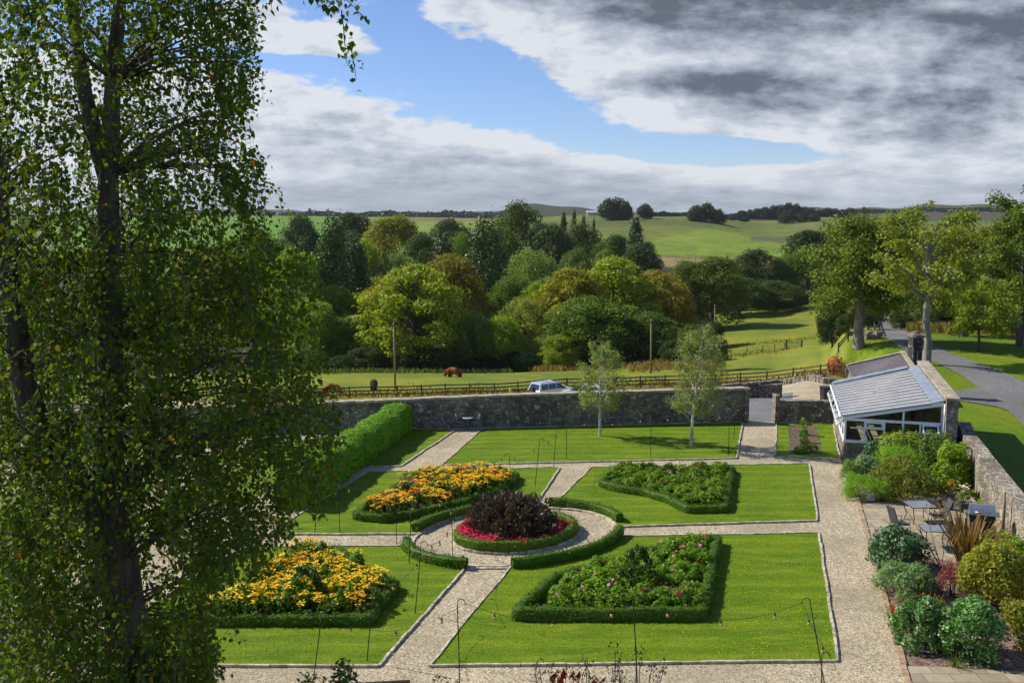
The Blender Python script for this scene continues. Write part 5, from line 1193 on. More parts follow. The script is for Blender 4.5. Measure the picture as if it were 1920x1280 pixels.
    # the spray hanging in from the top edge
    for sx0,sy0,sx1,sy1 in ((430,-60,520,-10),(520,-40,640,20),(600,-30,680,30),(640,20,650,120),(655,80,668,150),(560,-30,600,15),(640,-60,720,-20),(500,-60,510,20)):
        c0 = pt(sx0,sy0,-2.5); c2 = pt(sx1,sy1,-2.5); c1 = c0.lerp(c2,.5)+Vector((0,0,.08)); tw.tube([c0,c1,c2],[.012,.008,.004],5,False)
        k = int((c2-c0).length*46); f = r.rand(k)[:,None]; A0,A1,A2 = (np.array(v_) for v_ in (c0,c1,c2)); Pq = A0*(1-f)**2+2*A1*f*(1-f)+A2*f*f+r.randn(k,3)*np.array([.07,.07,.09])
        parts.append(leafquads(Pq, unit(np.array([.0,-.3,.4])+r.randn(k,3)*.6), .10*(.65+.6*r.rand(k)), r, .8, tan=np.tile([[.1,0,-1.3]],(k,1)), six=True))
    tr.tube([pt(225,-60),pt(330,-120,-1.5),pt(450,-90,-2.5),pt(640,-60,-2.5)],[.1,.06,.03,.012],6,False)
    tr.build('trunk', M['bark'], e); tw.build('twigs', M['bark'], e)
    V_,F_2 = merge(parts); o = link('crown', mesh_np('crown', V_, F_2), M['leafbig'], e); o.color = (.085,.145,.012,1)
    print('big tree leaves', len(F_2))
bigtree()
# ---------------------------------------------------------------- border shrubs beside the patio
def shrub(px, py, yt, wpx, kind, colr, label, seed, n=None, leaf=None, m='leaf', name='shrub', cat='shrub', dpt=1.0):
    b = G(px,py); R_ = 1.12*wpx/2/F*b.y; Rd = R_*dpt; Hh = max(.3, (A(px,yt,b.y+Rd*.4).z)*(1.15 if py < 970 else .88)); b = b+Vector((0,Rd*.75,0)); r = rs(seed)
    e = empty(name, b, 0, label, cat)
    leaf = leaf or .085; leaf *= 1.25; n = n or int(min(16000, 3.0*(R_*R_*6+R_*Hh*5)/(leaf*leaf*.55))); asp = .55
    k = max(14,int(26+R_*26)); th = r.rand(k)*2*math.pi; cz = r.rand(k)**.8; q_ = np.sqrt(np.maximum(0,1-cz**2*.85))*(.75+.3*r.rand(k)); lr = .25*(.45+1.15*r.rand(k))
    Cc = np.stack([q_*np.cos(th)*R_*.82, q_*np.sin(th)*Rd*.82, cz*Hh*.80+.06],1); i = r.choice(k,n,p=lr**2/np.sum(lr**2)); d_ = unit(r.randn(n,3)+np.array([0,0,.35]))
    sc3 = np.array([R_,Rd,min(Hh,R_*1.3)]); P_ = Cc[i]+d_*sc3*lr[i][:,None]*(1-.35*r.rand(n,1)**2); P_[:,2] = np.abs(P_[:,2])
    N_ = unit(d_+r.randn(n,3)*.5); tan = None
    if kind=='long': asp = .26; leaf *= 1.5; tan = unit(d_+np.array([0,0,.3]))*2.5
    if kind=='fine': asp = .25; leaf *= .8
    if kind=='spray': asp = .3; tan = unit(d_+np.array([0,0,-.2]))*2
    V_,F_2 = leafquads(P_, N_, leaf*(.6+.8*r.rand(n)), r, asp, tan=tan)
    o = link('foliage', mesh_np('foliage', V_, F_2), M[m], e); o.color = (*[c_*2.1 for c_ in colr],1)
    st = MB(); rr_ = random.Random(seed)
    for j in range(9):
        c_ = Cc[rr_.randrange(k)]; st.tube([(rr_.uniform(-.08,.08),rr_.uniform(-.08,.08),-.05),(c_[0]*.45,c_[1]*.45,c_[2]*.55),tuple(c_*.95)],[.025,.015,.006],5,False)
    st.build('stems', M['bark'], e); return e
SH = [
 (1645,878,840,48,'leaf',(.035,.08,.035),'dark green shrub in front of the conservatory plinth',.10,'leaf'),
 (1708,886,826,112,'leaf',(.13,.17,.03),'tall pale speckled shrub against the conservatory windows',.10,'leaf'),
 (1700,915,850,96,'fine',(.09,.18,.012),'bright green ferny mound in the middle of the upper border',.10,'leaf'),
 (1768,892,826,80,'leaf',(.07,.11,.03),'grey-green shrub below the right end of the conservatory',.09,'leaf'),
 (1797,912,842,70,'leaf',(.11,.17,.015),'yellow-green shrub leaning on the sunlit wall',.10,'leaf'),
 (1636,908,868,66,'long',(.10,.15,.075),'silvery blue-green shrub near the gravel path',.085,'leaf'),
 (1597,905,868,34,'fine',(.07,.14,.02),'low grassy plant at the conservatory corner',.08,'leaf'),
 (1710,946,876,120,'spray',(.085,.10,.014),'dark olive arching shrub behind the patio table',.12,'leaf'),
 (1619,942,897,66,'fine',(.10,.19,.012),'low bright green plant at the edge of the brick edging',.08,'leaf'),
 (1660,945,908,46,'fine',(.10,.17,.012),'small yellow-green mound beside the pale stone pot',.08,'leaf'),
 (1770,926,880,62,'leaf',(.10,.15,.02),'loose green shrub behind the golden conifer pot',.09,'leaf'),
 (1700,1078,994,112,'leaf',(.045,.085,.035),'glossy dark evergreen bush in front of the patio tables',.11,'gloss'),
 (1715,1128,1064,110,'long',(.095,.15,.07),'pea green mound of narrow leaves below the glossy bush',.085,'leaf'),
 (1797,1130,1052,70,'fine',(.14,.045,.045),'purple-red feathery shrub between the glossy bushes and the tall olive bush',.10,'leaf'),
 (1887,1155,1003,130,'leaf',(.13,.14,.016),'tall olive-yellow bush at the right edge',.09,'leaf'),
 (1895,1060,1002,90,'leaf',(.09,.18,.02),'bright green bush top at the right edge, below the wall',.09,'leaf'),
 (1737,1228,1122,98,'leaf',(.055,.11,.03),'rounded glossy green bush above the bottom paving, left of a larger one',.085,'gloss'),
 (1840,1250,1130,136,'leaf',(.06,.13,.03),'large rounded leafy green bush above the bottom paving',.085,'gloss'),
 (1940,1230,1120,110,'leaf',(.10,.11,.016),'olive bush cut off at the lower right edge',.09,'leaf'),
 (1812,955,925,30,'fine',(.10,.15,.03),'small grey-green plant beside the barbecue',.07,'leaf'),
]
for i,(px,py,yt,wd,kd,cc_,lb,lf,mm) in enumerate(SH): shrub(px,py,yt,wd,kd,cc_,lb,600+i,leaf=lf,m=mm)
# small plants in the soil bed near the gateway
for i,(px,py,yt,wd,cc_,lb) in enumerate([(1507,818,784,16,(.10,.15,.02),'pale topped young plant at the back of the soil bed'),(1509,832,806,18,(.04,.12,.02),'green leafy plant in the middle of the soil bed'),(1510,848,826,22,(.13,.13,.04),'reddish topped plant near the front of the soil bed'),(1500,853,840,22,(.06,.12,.02),'low green plant at the left front of the soil bed'),(1524,851,838,28,(.08,.13,.02),'low green plant at the right front of the soil bed')]):
    shrub(px,py,yt,wd,'leaf',cc_,lb,640+i,n=260,leaf=.09,name='bedding_plant',cat='plant')
def blades(name, p, n, L, wd, colr, label, seed, up=1.6, m='leaf', fl=None, cat='plant', R0=.12, droop=.6):
    r = rs(seed); e = empty(name, p, 0, label, cat); V_ = []; Fq = []
    for i in range(n):
        a = r.rand()*6.28; d_ = np.array([math.cos(a),math.sin(a),0]); l = L*(.6+.5*r.rand()); sp = .15+.9*r.rand(); b_ = np.cross(d_,[0,0,1]); base = d_*R0*r.rand()
        pts = [base, base+d_*l*.22*sp+np.array([0,0,l*.5]), base+d_*l*.55*sp+np.array([0,0,l*.88]), base+d_*l*(.55*sp+.35*droop*sp)+np.array([0,0,l*(1.0-.5*droop*sp)])]
        ws = [wd*.7,wd,wd*.7,wd*.08]; k0 = len(V_)
        for q_,w2 in zip(pts,ws): V_ += [q_-b_*w2/2,q_+b_*w2/2]
        for j in range(3): Fq.append([k0+2*j,k0+2*j+1,k0+2*j+3,k0+2*j+2])
    o = link('blades', mesh_np('blades', np.array(V_), np.array(Fq)), M[m], e); o.color = (*colr,1)
    if fl:
        cnt,sz,fc,hh = fl; V2,F2_ = heads(r, cnt, L*.55, hh, sz, .8); o = link('blossoms', mesh_np('blossoms', V2, F2_), M['petal'], e); o.color = (*fc,1)
    return e
blades('flax_plant', G(1812,1075), 140, 2.2, .07, (.19,.12,.045), 'large bronze spiky flax plant in front of the barbecue', 31, droop=.5, R0=.25)
blades('flax_plant', G(1862,1052), 60, 1.3, .05, (.18,.10,.06), 'smaller bronze spiky plant right of the large one', 32)
blades('montbretia', G(1684,1178), 90, .8, .03, (.12,.20,.02), 'grassy plant with orange-red flowers at the brick edging, above the bottom bushes', 33, fl=(26,.07,(.75,.06,.01),.62), R0=.3, droop=.9)
blades('montbretia', G(1740,1160), 50, .8, .03, (.11,.18,.02), 'grassy plant with a few red flowers between two rounded bushes', 34, fl=(12,.07,(.72,.07,.02),.7), R0=.25, droop=.9)
blades('montbretia', G(1596,930), 50, .5, .03, (.08,.14,.03), 'small grassy plant with red flowers beside the gravel path', 35, fl=(10,.07,(.7,.06,.02),.42), R0=.2, droop=.9)
blades('grass_tuft', G(1790,1250), 40, .4, .02, (.10,.17,.02), 'low grass tuft between the two big rounded bushes', 36, R0=.15)
# bare twiggy stems over the patio
def twigs(name, base, tips, label, seed, tipcol=(.10,.05,.03), barkm='bark', dn=70, sz=.06, cat='plant', pname='seed_heads'):
    r = rs(seed); e = empty(name, base, 0, label, cat); mb = MB(); P_ = []
    for tp in tips:
        v_ = Vector(tp)-base; m_ = v_*.5+Vector((r.uniform(-.06,.06),0,-.05)); mb.tube([Vector((0,0,0)),m_,v_],[.016,.011,.005],5,False)
        for j in range(4):
            f = .55+.45*r.rand(); s_ = v_*f; d_ = Vector(r.randn(3)*.11); mb.tube([s_,s_+d_],[.006,.003],4,False); P_ += [np.array(s_+d_)+r.randn(3)*.03 for _ in range(dn//16)]
        P_ += [np.array(v_)+r.randn(3)*np.array([.05,.05,.07]) for _ in range(dn//3)]
    mb.build('stems', M[barkm], e); P_ = np.array(P_); V_,F_2 = leafquads(P_, unit(r.randn(len(P_),3)), sz*(.6+.8*r.rand(len(P_))), r, .5, tan=np.tile([[0,0,1.5]],(len(P_),1)))
    o = link(pname, mesh_np(pname, V_, F_2), M['leaf'], e); o.color = (*tipcol,1); return e
b_ = G(1765,1065); twigs('twiggy_shrub', b_, [A(x,y,b_.y+.3) for x,y in ((1660,975),(1650,1010),(1690,940),(1722,990),(1735,950),(1745,1015),(1770,1000),(1700,1020))], 'bare brown twiggy stems reaching across the patio tables', 5, dn=30, sz=.05)
# plants rising into view at the bottom edge
Yb = 15.5
def bb(px): p = A(px,1400,Yb); return Vector((p.x,Yb,p.z))
for i,(px,tips,lb,tc,bm,sz,dn) in enumerate([
   (1155,[(1153,1218),(1160,1236),(1148,1250),(1165,1262)],'tall bare stem with dark seed heads at the bottom edge, left of the pole',(.05,.018,.018),'barkgrey',.05,60),
   (1190,[(1192,1222),(1200,1232),(1222,1252),(1246,1252),(1235,1262)],'bare forked stems with dark seed heads at the bottom edge, by the pole',(.05,.018,.018),'barkgrey',.05,60),
   (1100,[(1098,1243),(1105,1256),(1092,1262)],'short stem with dark seed heads left of the tall bare one',(.06,.02,.02),'barkgrey',.05,50),
   (1020,[(1012,1248),(1035,1252),(1004,1252)],'small dark stems above the red leaves at the bottom edge',(.06,.025,.02),'bark',.05,40),
   (1055,[(1040,1272),(1060,1262),(1078,1265),(1120,1276),(1085,1278),(1050,1280)],'young red and orange leaves at the bottom edge',(.40,.07,.02),'bark',.11,50)]):
    b_ = bb(px); b_.z -= .1; twigs('seed_head_plant' if i<4 else 'red_leaf_shrub', b_, [A(x,y,Yb) for x,y in tips], lb, 50+i, tc, bm, dn, sz, pname='seed_heads' if i<4 else 'leaves')
def lowshrub(px, yt, wpx, colr, label, seed, leaf=.09, n=900):
    c_ = A(px,yt,16.5); b_ = Vector((c_.x,16.5,0)); R_ = wpx/2/F*16.5; r = rs(seed); e = empty('shrub', b_, 0, label, 'shrub'); k = 14
    Cc = np.stack([r.randn(k)*R_*.45, r.randn(k)*R_*.4, c_.z-.12-np.abs(r.randn(k))*.35],1); i = r.randint(0,k,n); d_ = unit(r.randn(n,3)); P_ = Cc[i]+d_*.17
    P_[:,2] = np.minimum(P_[:,2], c_.z); V_,F_2 = leafquads(P_, unit(d_+r.randn(n,3)*.5+np.array([0,0,.4])), leaf*(.6+.8*r.rand(n)), r, .5); o = link('foliage', mesh_np('foliage', V_, F_2), M['leaf'], e); o.color = (*colr,1)
    mb = MB()
    for j in range(7): mb.tube([(0,0,-.1),tuple(Cc[j]*np.array([.5,.5,.6])),tuple(Cc[j])],[.03,.02,.008],5,False)
    mb.build('stems', M['bark'], e)
lowshrub(650,1244,70,(.07,.15,.03),'leafy green shrub in front of the bench at the bottom edge',71)
lowshrub(578,1258,44,(.15,.22,.05),'pale green shoots at the bottom edge near the leaning pole',72,.09,300)
lowshrub(825,1266,30,(.09,.19,.02),'small green shrub top at the bottom edge right of the bench',73,.08,300)
# ---------------------------------------------------------------- fences
def fence(name, P_, hgt, label, rails=3, pw=.12, post_every=None, m='wood_dark', jit=0):
    e = empty(name, P_[0], 0, label, 'fence'); o = P_[0]; rr_ = random.Random(len(P_)); rl = MB()
    for a_,b_ in zip(P_,P_[1:]):
        for k in range(rails):
            z = hgt*(.93-.31*k); rl.bar(a_+Vector((0,-pw*.6,z+rr_.uniform(-.02,.02)))-o, b_+Vector((0,-pw*.6,z+rr_.uniform(-.02,.02)))-o, .05, .13)
    rl.build('rails', M[m], e)
    pm = MB(); pm.box((0,0,hgt/2),(pw,pw,hgt+.1)); po = pm.build('post', M[m], e)
    for i,p in enumerate(P_):
        q_ = po if i==0 else po.copy()
        if i: col.objects.link(q_); q_.parent = e
        q_.location = p-o; q_.rotation_euler = (rr_.uniform(-.04,.04),rr_.uniform(-.05,.05),0)
    return e
def fline(px0, px1, Yf, step):
    out = []; px = px0
    while px < px1:
        Yd = Yf(px); out.append(T(px,Yd)); px += step/Yd*F
    return out
fY = lambda px: np.interp(px,[300,700,1100,1300,1450,1600],[109,108,106,103,98,90])
fence('paddock_fence', fline(120,1600,fY,2.6), 1.25, 'long dark post and rail fence between the lane and the paddock')
r = rs(9); P_ = []
for _ in range(5200):
    px = 440+r.rand()*1110; Yd = fY(px)+abs(r.randn())*.9+.15-1.2*(r.rand()<.3); p = T(px,Yd); hh = (.35+.9*r.rand()*(math.sin(px*.043)*.5+.6+(px<900)*.3)); P_.append((p.x,p.y,p.z+hh*r.rand(),hh))
P_ = np.array(P_); org = Vector(P_[0,:3]); V_,F_2 = leafquads(P_[:,:3]-np.array(org), unit(np.stack([r.randn(len(P_))*.5,-np.ones(len(P_)),r.randn(len(P_))*.3],1)), .34*(.5+r.rand(len(P_))), r, .22, tan=np.tile([[0,0,2.5]],(len(P_),1)))
o = link('weeds', mesh_np('weeds', V_, F_2), M['leaf']); o.location = org; o.color = (.17,.105,.045,1); tag(o, 'rusty brown dock weeds growing along the paddock fence', 'weeds', kind='stuff')
def tufts(name, spots, n, hh, sz, colr, label, seed, asp=.25):
    r = rs(seed); P_ = []
    for _ in range(n):
        (x0,y0,x1,y1,sp) = spots[r.randint(len(spots))]; f = r.rand(); p = T(x0+(x1-x0)*f, y0+(y1-y0)*f+r.randn()*sp); P_.append((p.x,p.y,p.z+hh*r.rand()))
    P_ = np.array(P_); org = Vector(P_[0]); V_,F_2 = leafquads(P_-np.array(org), unit(np.stack([r.randn(n)*.6,-np.ones(n),r.randn(n)*.4+.3],1)), sz*(.5+r.rand(n)), r, asp, tan=np.tile([[0,0,2.]],(n,1)))
    o = link(name, mesh_np(name, V_, F_2), M['leaf']); o.location = org; o.color = (*colr,1); return tag(o, label, 'grass', kind='stuff')
tufts('dry_grass', [(990,149,1260,148,1.5),(1180,140,1330,138,2.5),(1000,148,1060,148,1)], 3400, .6, .7, (.26,.19,.06), 'rust and straw coloured rough grass along the wood edge', 12)
tufts('rough_grass', [(420,146,960,147,1.2)], 2200, .5, .7, (.10,.14,.03), 'long green grass where the paddock meets the wood', 13)
tufts('dry_weeds', [(1557,96,1640,78,1.1)], 1600, .7, .35, (.20,.14,.06), 'brown weeds on the bank beside the paddock corner', 14)
tufts('dry_grass', [(1770,112,1990,108,2),(1700,114,1800,112,1.5)], 2400, .8, .8, (.22,.19,.06), 'straw grass under the trees beyond the right lawn', 15)
tufts('dry_grass', [(1340,150,1480,158,2.2),(1330,170,1540,176,2)], 900, .2, .45, (.20,.22,.05), 'pale seeding grass patches on the sloping paddock', 16)
# wire fence and gate in the paddock, rail fence by the plateau corner
fp = [T(px,yd) for px,yd in ((1300,150),(1335,151),(1370,153),(1400,154.5),(1430,156),(1452,157),(1470,158))]
e = empty('wire_fence', fp[0], 0, 'thin wire fence with small posts crossing the paddock', 'fence'); mb = MB()
for a_,b_ in zip(fp,fp[1:]):
    for z in (.5,.9): mb.bar(a_-fp[0]+Vector((0,0,z)), b_-fp[0]+Vector((0,0,z)), .03,.04)
mb.build('wires', M['pole'], e)
for p in fp: mb = MB(); mb.box(tuple(p-fp[0]+Vector((0,0,.55))),(.14,.14,1.2)); mb.build('post', M['pole'], e)
g0 = T(1474,158); e = empty('field_gate', g0, .1, 'grey barred field gate standing in the paddock', 'gate'); mb = MB()
for k in range(5): mb.box((1.25,0,.3+.24*k),(2.4,.05,.08))
mb.build('bars', M['barkgrey'], e)
for x in (0,2.55): mb = MB(); mb.box((x,0,.75),(.2,.2,1.6)); mb.build('post', M['wood_dark'], e)
cf = [T(px,yd) for px,yd in ((1572,99.5),(1590,100),(1606,100.5))]; fence('rail_fence', cf, 1.0, 'short dark rail fence at the corner of the paddock beside the sycamore', 2)
mb = MB(); rr_ = random.Random(3)
for i in range(60): f = i/59; p = T(1555+85*f, 96-18*f); mb.box((p.x+.7,p.y,p.z+.15),(rr_.uniform(.25,.5),rr_.uniform(.25,.5),rr_.uniform(.3,.55)), rr_.uniform(0,1))
o = mb.build('dry_stone_wall', M['wallpale']); tag(o,'low tumbled stone bank along the mown lawn beside the brown weeds','wall')
mb = MB()
for i in range(46): p = T(1625+rr_.uniform(-2,26), 101+rr_.uniform(-1.5,1.5)); mb.box((p.x,p.y,p.z+rr_.uniform(.1,.7)),(rr_.uniform(.3,.6),.4,rr_.uniform(.2,.45)), rr_.uniform(0,1))
o = mb.build('stone_pile', M['wallpale']); tag(o,'heap of pale stones beside the driveway at the sycamore','stones')
fence('rail_fence', [H(px,py,90) for px,py in ((1640,632),(1636,610),(1632,592),(1630,578))], 1.1, 'dark rail fence running along the left side of the driveway', 2)
# ---------------------------------------------------------------- utility poles
for px,yt,yb_,Yd,lb in ((741,604,725,118,'left wooden utility pole in the paddock, before the central sycamore'),(1220,598,692,132,'wooden utility pole in the paddock, before the amber tree'),(1339,571,600,165,'distant wooden utility pole above the right birch'),(1304,473,492,440,'tiny far pole on the straw coloured strip')):
    p = T(px,Yd); Hh = A(px,yt,Yd).z-p.z; e = empty('utility_pole', p, 0, lb, 'pole'); mb = MB(); mb.tube([(0,0,-.3),(0,0,Hh*.5),(-.06,0,Hh)],[.13,.12,.10],8); mb.build('pole', M['pole'], e)
    mb = MB(); mb.box((-.06,-.15,Hh-.35),(.5,.12,.12)); mb.build('bracket', M['iron'], e)
# ---------------------------------------------------------------- highland cattle
def cow(px, Yd, rz, colr, label, s=1.0, zoff=0):
    p = T(px,Yd); e = empty('highland_cow', p+Vector((0,0,zoff)), rz, label, 'cow', None); e.scale = (s,s,s)
    J = [((0,0,.84),.42),((-.45,0,.85),.41),((-.85,0,.86),.35),((.45,0,.86),.43),((.80,0,.84),.36),((1.05,0,.68),.27),((1.26,0,.44),.20),((1.38,0,.26),.16),((1.47,0,.12),.11)]
    E = [(0,1),(1,2),(0,3),(3,4),(4,5),(5,6),(6,7),(7,8)]
    for sx,root in ((-.80,2),(.62,4)):
        for sy in (-.21,.21):
            i = len(J); off = .10 if sx<0 else 0
            J += [((sx-off*.3,sy,.55),.20 if sx<0 else .18),((sx-off,sy,.36),.10),((sx-off*.6,sy,.06),.085)]; E += [(root,i),(i,i+1),(i+1,i+2)]
    me_ = bpy.data.meshes.new('body'); me_.from_pydata([j[0] for j in J], E, []); ob = link('body', me_, None, e)
    md = ob.modifiers.new('Skin','SKIN'); sv = me_.skin_vertices[0].data
    for k,(c_,r_) in enumerate(J): sv[k].radius = (r_,r_*(1.05 if k<5 else 1)); sv[k].use_root = (k==0)
    ob.modifiers.new('Sub','SUBSURF').levels = 2; ob.modifiers['Sub'].render_levels = 2
    dg = bpy.context.evaluated_depsgraph_get(); me2 = bpy.data.meshes.new_from_object(ob.evaluated_get(dg)); ob.modifiers.clear(); ob.data = me2; me2.materials.clear(); me2.materials.append(M['hide']); ob.color = (*colr,1)
    for q_ in me2.polygons: q_.use_smooth = True
    r = rs(int(px)); co = np.array([v_.co[:] for v_ in me2.vertices]); no = np.array([v_.normal[:] for v_ in me2.vertices]); i = r.randint(0,len(co),2600); 
    P_ = co[i]+no[i]*.02+r.randn(2600,3)*.02; P_[:,2] -= .05; V_,F_2 = leafquads(P_, unit(no[i]+r.randn(2600,3)*.3), .24*(.6+.8*r.rand(2600)), r, .3, tan=np.tile([[0,0,-2.5]],(2600,1)))
    o = link('shaggy_coat', mesh_np('shaggy_coat', V_, F_2), M['leafhide'], e); o.color = (*colr,1)
    for sy in (-1,1):
        mb = MB(); mb.tube([(1.26,.12*sy,.48),(1.25,.30*sy,.50),(1.22,.48*sy,.58),(1.19,.56*sy,.74)],[.04,.034,.025,.008],7); mb.build('horn', M['horn'], e)
        mb = MB(); mb.hexa([(1.26,.14*sy,.42),(1.32,.14*sy,.42),(1.30,.34*sy,.36),(1.25,.34*sy,.36),(1.26,.14*sy,.50),(1.32,.14*sy,.50),(1.30,.34*sy,.42),(1.25,.34*sy,.42)]); mb.build('ear', M['hide'], e).color = (*colr,1)
    mb = MB(); mb.tube([(-1.12,0,1.02),(-1.20,0,.85),(-1.20,0,.45),(-1.2,0,.25)],[.04,.03,.03,.07],6); mb.build('tail', M['hide'], e).color = (*colr,1)
    return e
m,t_,b__ = newmat('shaggy_hide'); t_.l(t_.mix(t_.map(t_.noise(t_.n('ShaderNodeTexCoord').outputs['Object'],9,4),.3,.7,.0,.5), t_.n('ShaderNodeObjectInfo').outputs['Color'], (.05,.02,.01)), b__.inputs['Base Color']); b__.inputs['Roughness'].default_value=.9; M['hide'] = m
M['leafhide'] = foliage('hair', transl=.1, var=.3, yellow=0, rough=.8, spec=.1)
M['horn'] = plain('horn', (.55,.48,.36), .5)
cow(625,113,math.pi+.12,(.34,.105,.022),'russet shaggy cow grazing on the left, beside the big tree leaves',1.02)
cow(701,117,math.pi/2+.1,(.045,.028,.02),'dark brown shaggy cow seen from behind, left of the utility pole',.98)
cow(851,135,math.pi-.55,(.30,.085,.022),'russet shaggy cow grazing at the wood edge in the middle',1.06)
cow(1563,93,math.pi/2-.1,(.42,.13,.022),'ginger shaggy cow seen from behind near the fence end, left of the slate roof',1.12)
cow(1729,116,math.pi/2+.5,(.46,.15,.022),'orange cow glimpsed between the stone pier and the grey trunk',.85)
# ---------------------------------------------------------------- vehicles on the lane
def suv(px, Yd, rz, label):
    p = T(px,Yd); e = empty('parked_car', p+Vector((0,0,.06)), rz, label, 'car'); L=4.4; W2=.86
    b = MB()     # x forward, rear at -2.2
    prof = [(-2.15,.45),(-2.2,.62),(-2.17,1.05),(-2.12,1.1),(1.0,1.1),(2.05,1.0),(2.18,.78),(2.15,.42)]
    def loft(mb, pr, w0, w1f=lambda z: 1):
        n = len(pr); V_ = [(x,s*w0*w1f(z),z) for s in (-1,1) for x,z in pr]; mb.add(V_, [(i,(i+1)%n,n+(i+1)%n,n+i) for i in range(n)]+[tuple(range(n))[::-1],tuple(range(n,2*n))])
    loft(b, prof, W2); b.build('body', M['carpaint'], e)
    c_ = MB(); n=4; lo=[(-2.14,1.09),(-2.14,1.09),(.95,1.09)]; c_.hexa([(-2.13,-W2*.97,1.09),(1.0,-W2*.97,1.09),(1.0,W2*.97,1.09),(-2.13,W2*.97,1.09),(-1.88,-W2*.78,1.74),(.25,-W2*.78,1.74),(.25,W2*.78,1.74),(-1.88,W2*.78,1.74)]); c_.build('cabin', M['carpaint'], e)
    def pane(name, q_): g = MB(); g.poly(q_); return g.build(name, M['carglass'], e)
    rx = lambda z,o=.008: -2.13+.25*(z-1.09)/.65-o
    pane('rear_window', [(rx(1.16),.66,1.16),(rx(1.62),.58,1.62),(rx(1.62),-.58,1.62),(rx(1.16),-.66,1.16)])
    fx = lambda z: 1.0-.75*(z-1.09)/.65+.01; pane('windscreen', [(fx(1.14),-.74,1.14),(fx(1.66),-.62,1.66),(fx(1.66),.62,1.66),(fx(1.14),.74,1.14)])
    sy = lambda z: W2*.97-W2*.19*(z-1.09)/.65+.01
    for s in (-1,1):
        for x0,x1,k0,k1 in ((-1.88,-1.05,.05,0),(-.97,-.1,0,0),(-.02,.82,0,-.46)):
            q_ = [(x0+.0,s*sy(1.15),1.15),(x1,s*sy(1.15),1.15),(x1+k1,s*sy(1.62),1.62),(x0+k0*2,s*sy(1.62),1.62)]; pane('side_window', q_ if s<0 else q_[::-1])
        tl = MB(); tl.box((-2.19,s*.74,.9),(.05,.16,.34)); tl.build('tail_light', M['redlens'], e)
        hd = MB(); hd.box((2.1,s*.62,.82),(.1,.34,.16)); hd.build('headlight', M['white'], e)
        mi = MB(); mi.box((.72,s*1.0,1.2),(.12,.22,.16)); mi.build('wing_mirror', M['rubber'], e)
        rl = MB(); rl.tube([(-1.7,s*.6,1.75),(-1.65,s*.6,1.82),(.0,s*.6,1.82),(.1,s*.6,1.75)],.025,6); rl.build('roof_rail', M['rubber'], e)
        for x in (-1.4,1.38):
            wh = MB(); wh.tube([(x,s*.70,.36),(x,s*.90,.36)],.36,18); w1_ = wh.build('wheel', M['rubber'], e); rm = MB(); rm.tube([(x,s*.895,.36),(x,s*.912,.36)],.21,14); rm.build('rim', M['carsilver'], w1_)
    sp_ = MB(); sp_.tube([(-2.18,.12,1.0),(-2.40,.12,1.0)],.36,20); so = sp_.build('spare_wheel', M['rubber'], e); rm = MB(); rm.tube([(-2.39,.12,1.0),(-2.43,.12,1.0)],.27,18); rm.build('wheel_cover', M['carglass'], so)
    bm = MB(); bm.box((-2.2,0,.5),(.18,1.7,.2)); bm.build('bumper', M['rubber'], e); bm = MB(); bm.box((2.15,0,.5),(.18,1.7,.2)); bm.build('bumper', M['rubber'], e)
    pl_ = MB(); pl_.box((-2.3,0,.5),(.01,.5,.11)); pl_.build('number_plate', plain('yellow_plate',(.6,.45,.05),.5,var=.02), e); return e
suv(1034,91.5,rad(38)+.0,'silver-blue four-wheel-drive car with a rear spare wheel, parked behind the wall')
def hatch(px, Yd, rz, label):
    p = T(px,Yd); e = empty('parked_car', p+Vector((0,0,.06)), rz, label, 'car'); W2=.84; mb = MB()
    pr = [(-2.0,.4),(-2.05,.7),(-1.98,.98),(-.9,1.02),(1.05,.95),(1.9,.78),(2.02,.6),(2.0,.38)]; n=len(pr)
    mb.add([(x,s*W2*(1-.06*(z>.9)),z) for s in (-1,1) for x,z in pr], [(i,(i+1)%n,n+(i+1)%n,n+i) for i in range(n)]+[tuple(range(n))[::-1],tuple(range(n,2*n))]); mb.build('body', M['carsilver'], e)
    mb = MB(); pr = [(-1.95,.97),(-1.55,1.38),(-.2,1.46),(1.1,.95)]; mb.add([(x,s*W2*(.93 if z<1.1 else .72),z) for s in (-1,1) for x,z in pr],[(0,1,5,4),(1,2,6,5),(2,3,7,6),(3,0,4,7),(3,2,1,0),(4,5,6,7)]); mb.build('cabin', M['carsilver'], e)
    for q_ in ([(1.0,-.72,1.02),(.05,-.6,1.42),(.05,.6,1.42),(1.0,.72,1.02)],[(-1.93,.7,1.02),(-1.6,.58,1.34),(-1.6,-.58,1.34),(-1.93,-.7,1.02)]):
        g = MB(); g.poly([(x+(.02 if x>0 else -.02),y,z+.02) for x,y,z in q_]); g.build('windscreen' if q_[0][0]>0 else 'rear_window', M['carglass'], e)
    for s in (-1,1):
        g = MB(); q_=[(-1.6,s*.80,1.03),(.8,s*.80,1.03),(0,s*.635,1.40),(-1.4,s*.63,1.36)]; g.poly(q_ if s<0 else q_[::-1]); g.build('side_window', M['carglass'], e)
        for x in (-1.25,1.3):
            wh = MB(); wh.tube([(x,s*.70,.31),(x,s*.87,.31)],.31,16); w1_ = wh.build('wheel', M['rubber'], e); rm = MB(); rm.tube([(x,s*.868,.31),(x,s*.885,.31)],.19,12); rm.build('rim', M['carsilver'], w1_)
    return e
hatch(1092,87,rad(165),'silver car whose roof shows above the wall, behind the left birch')
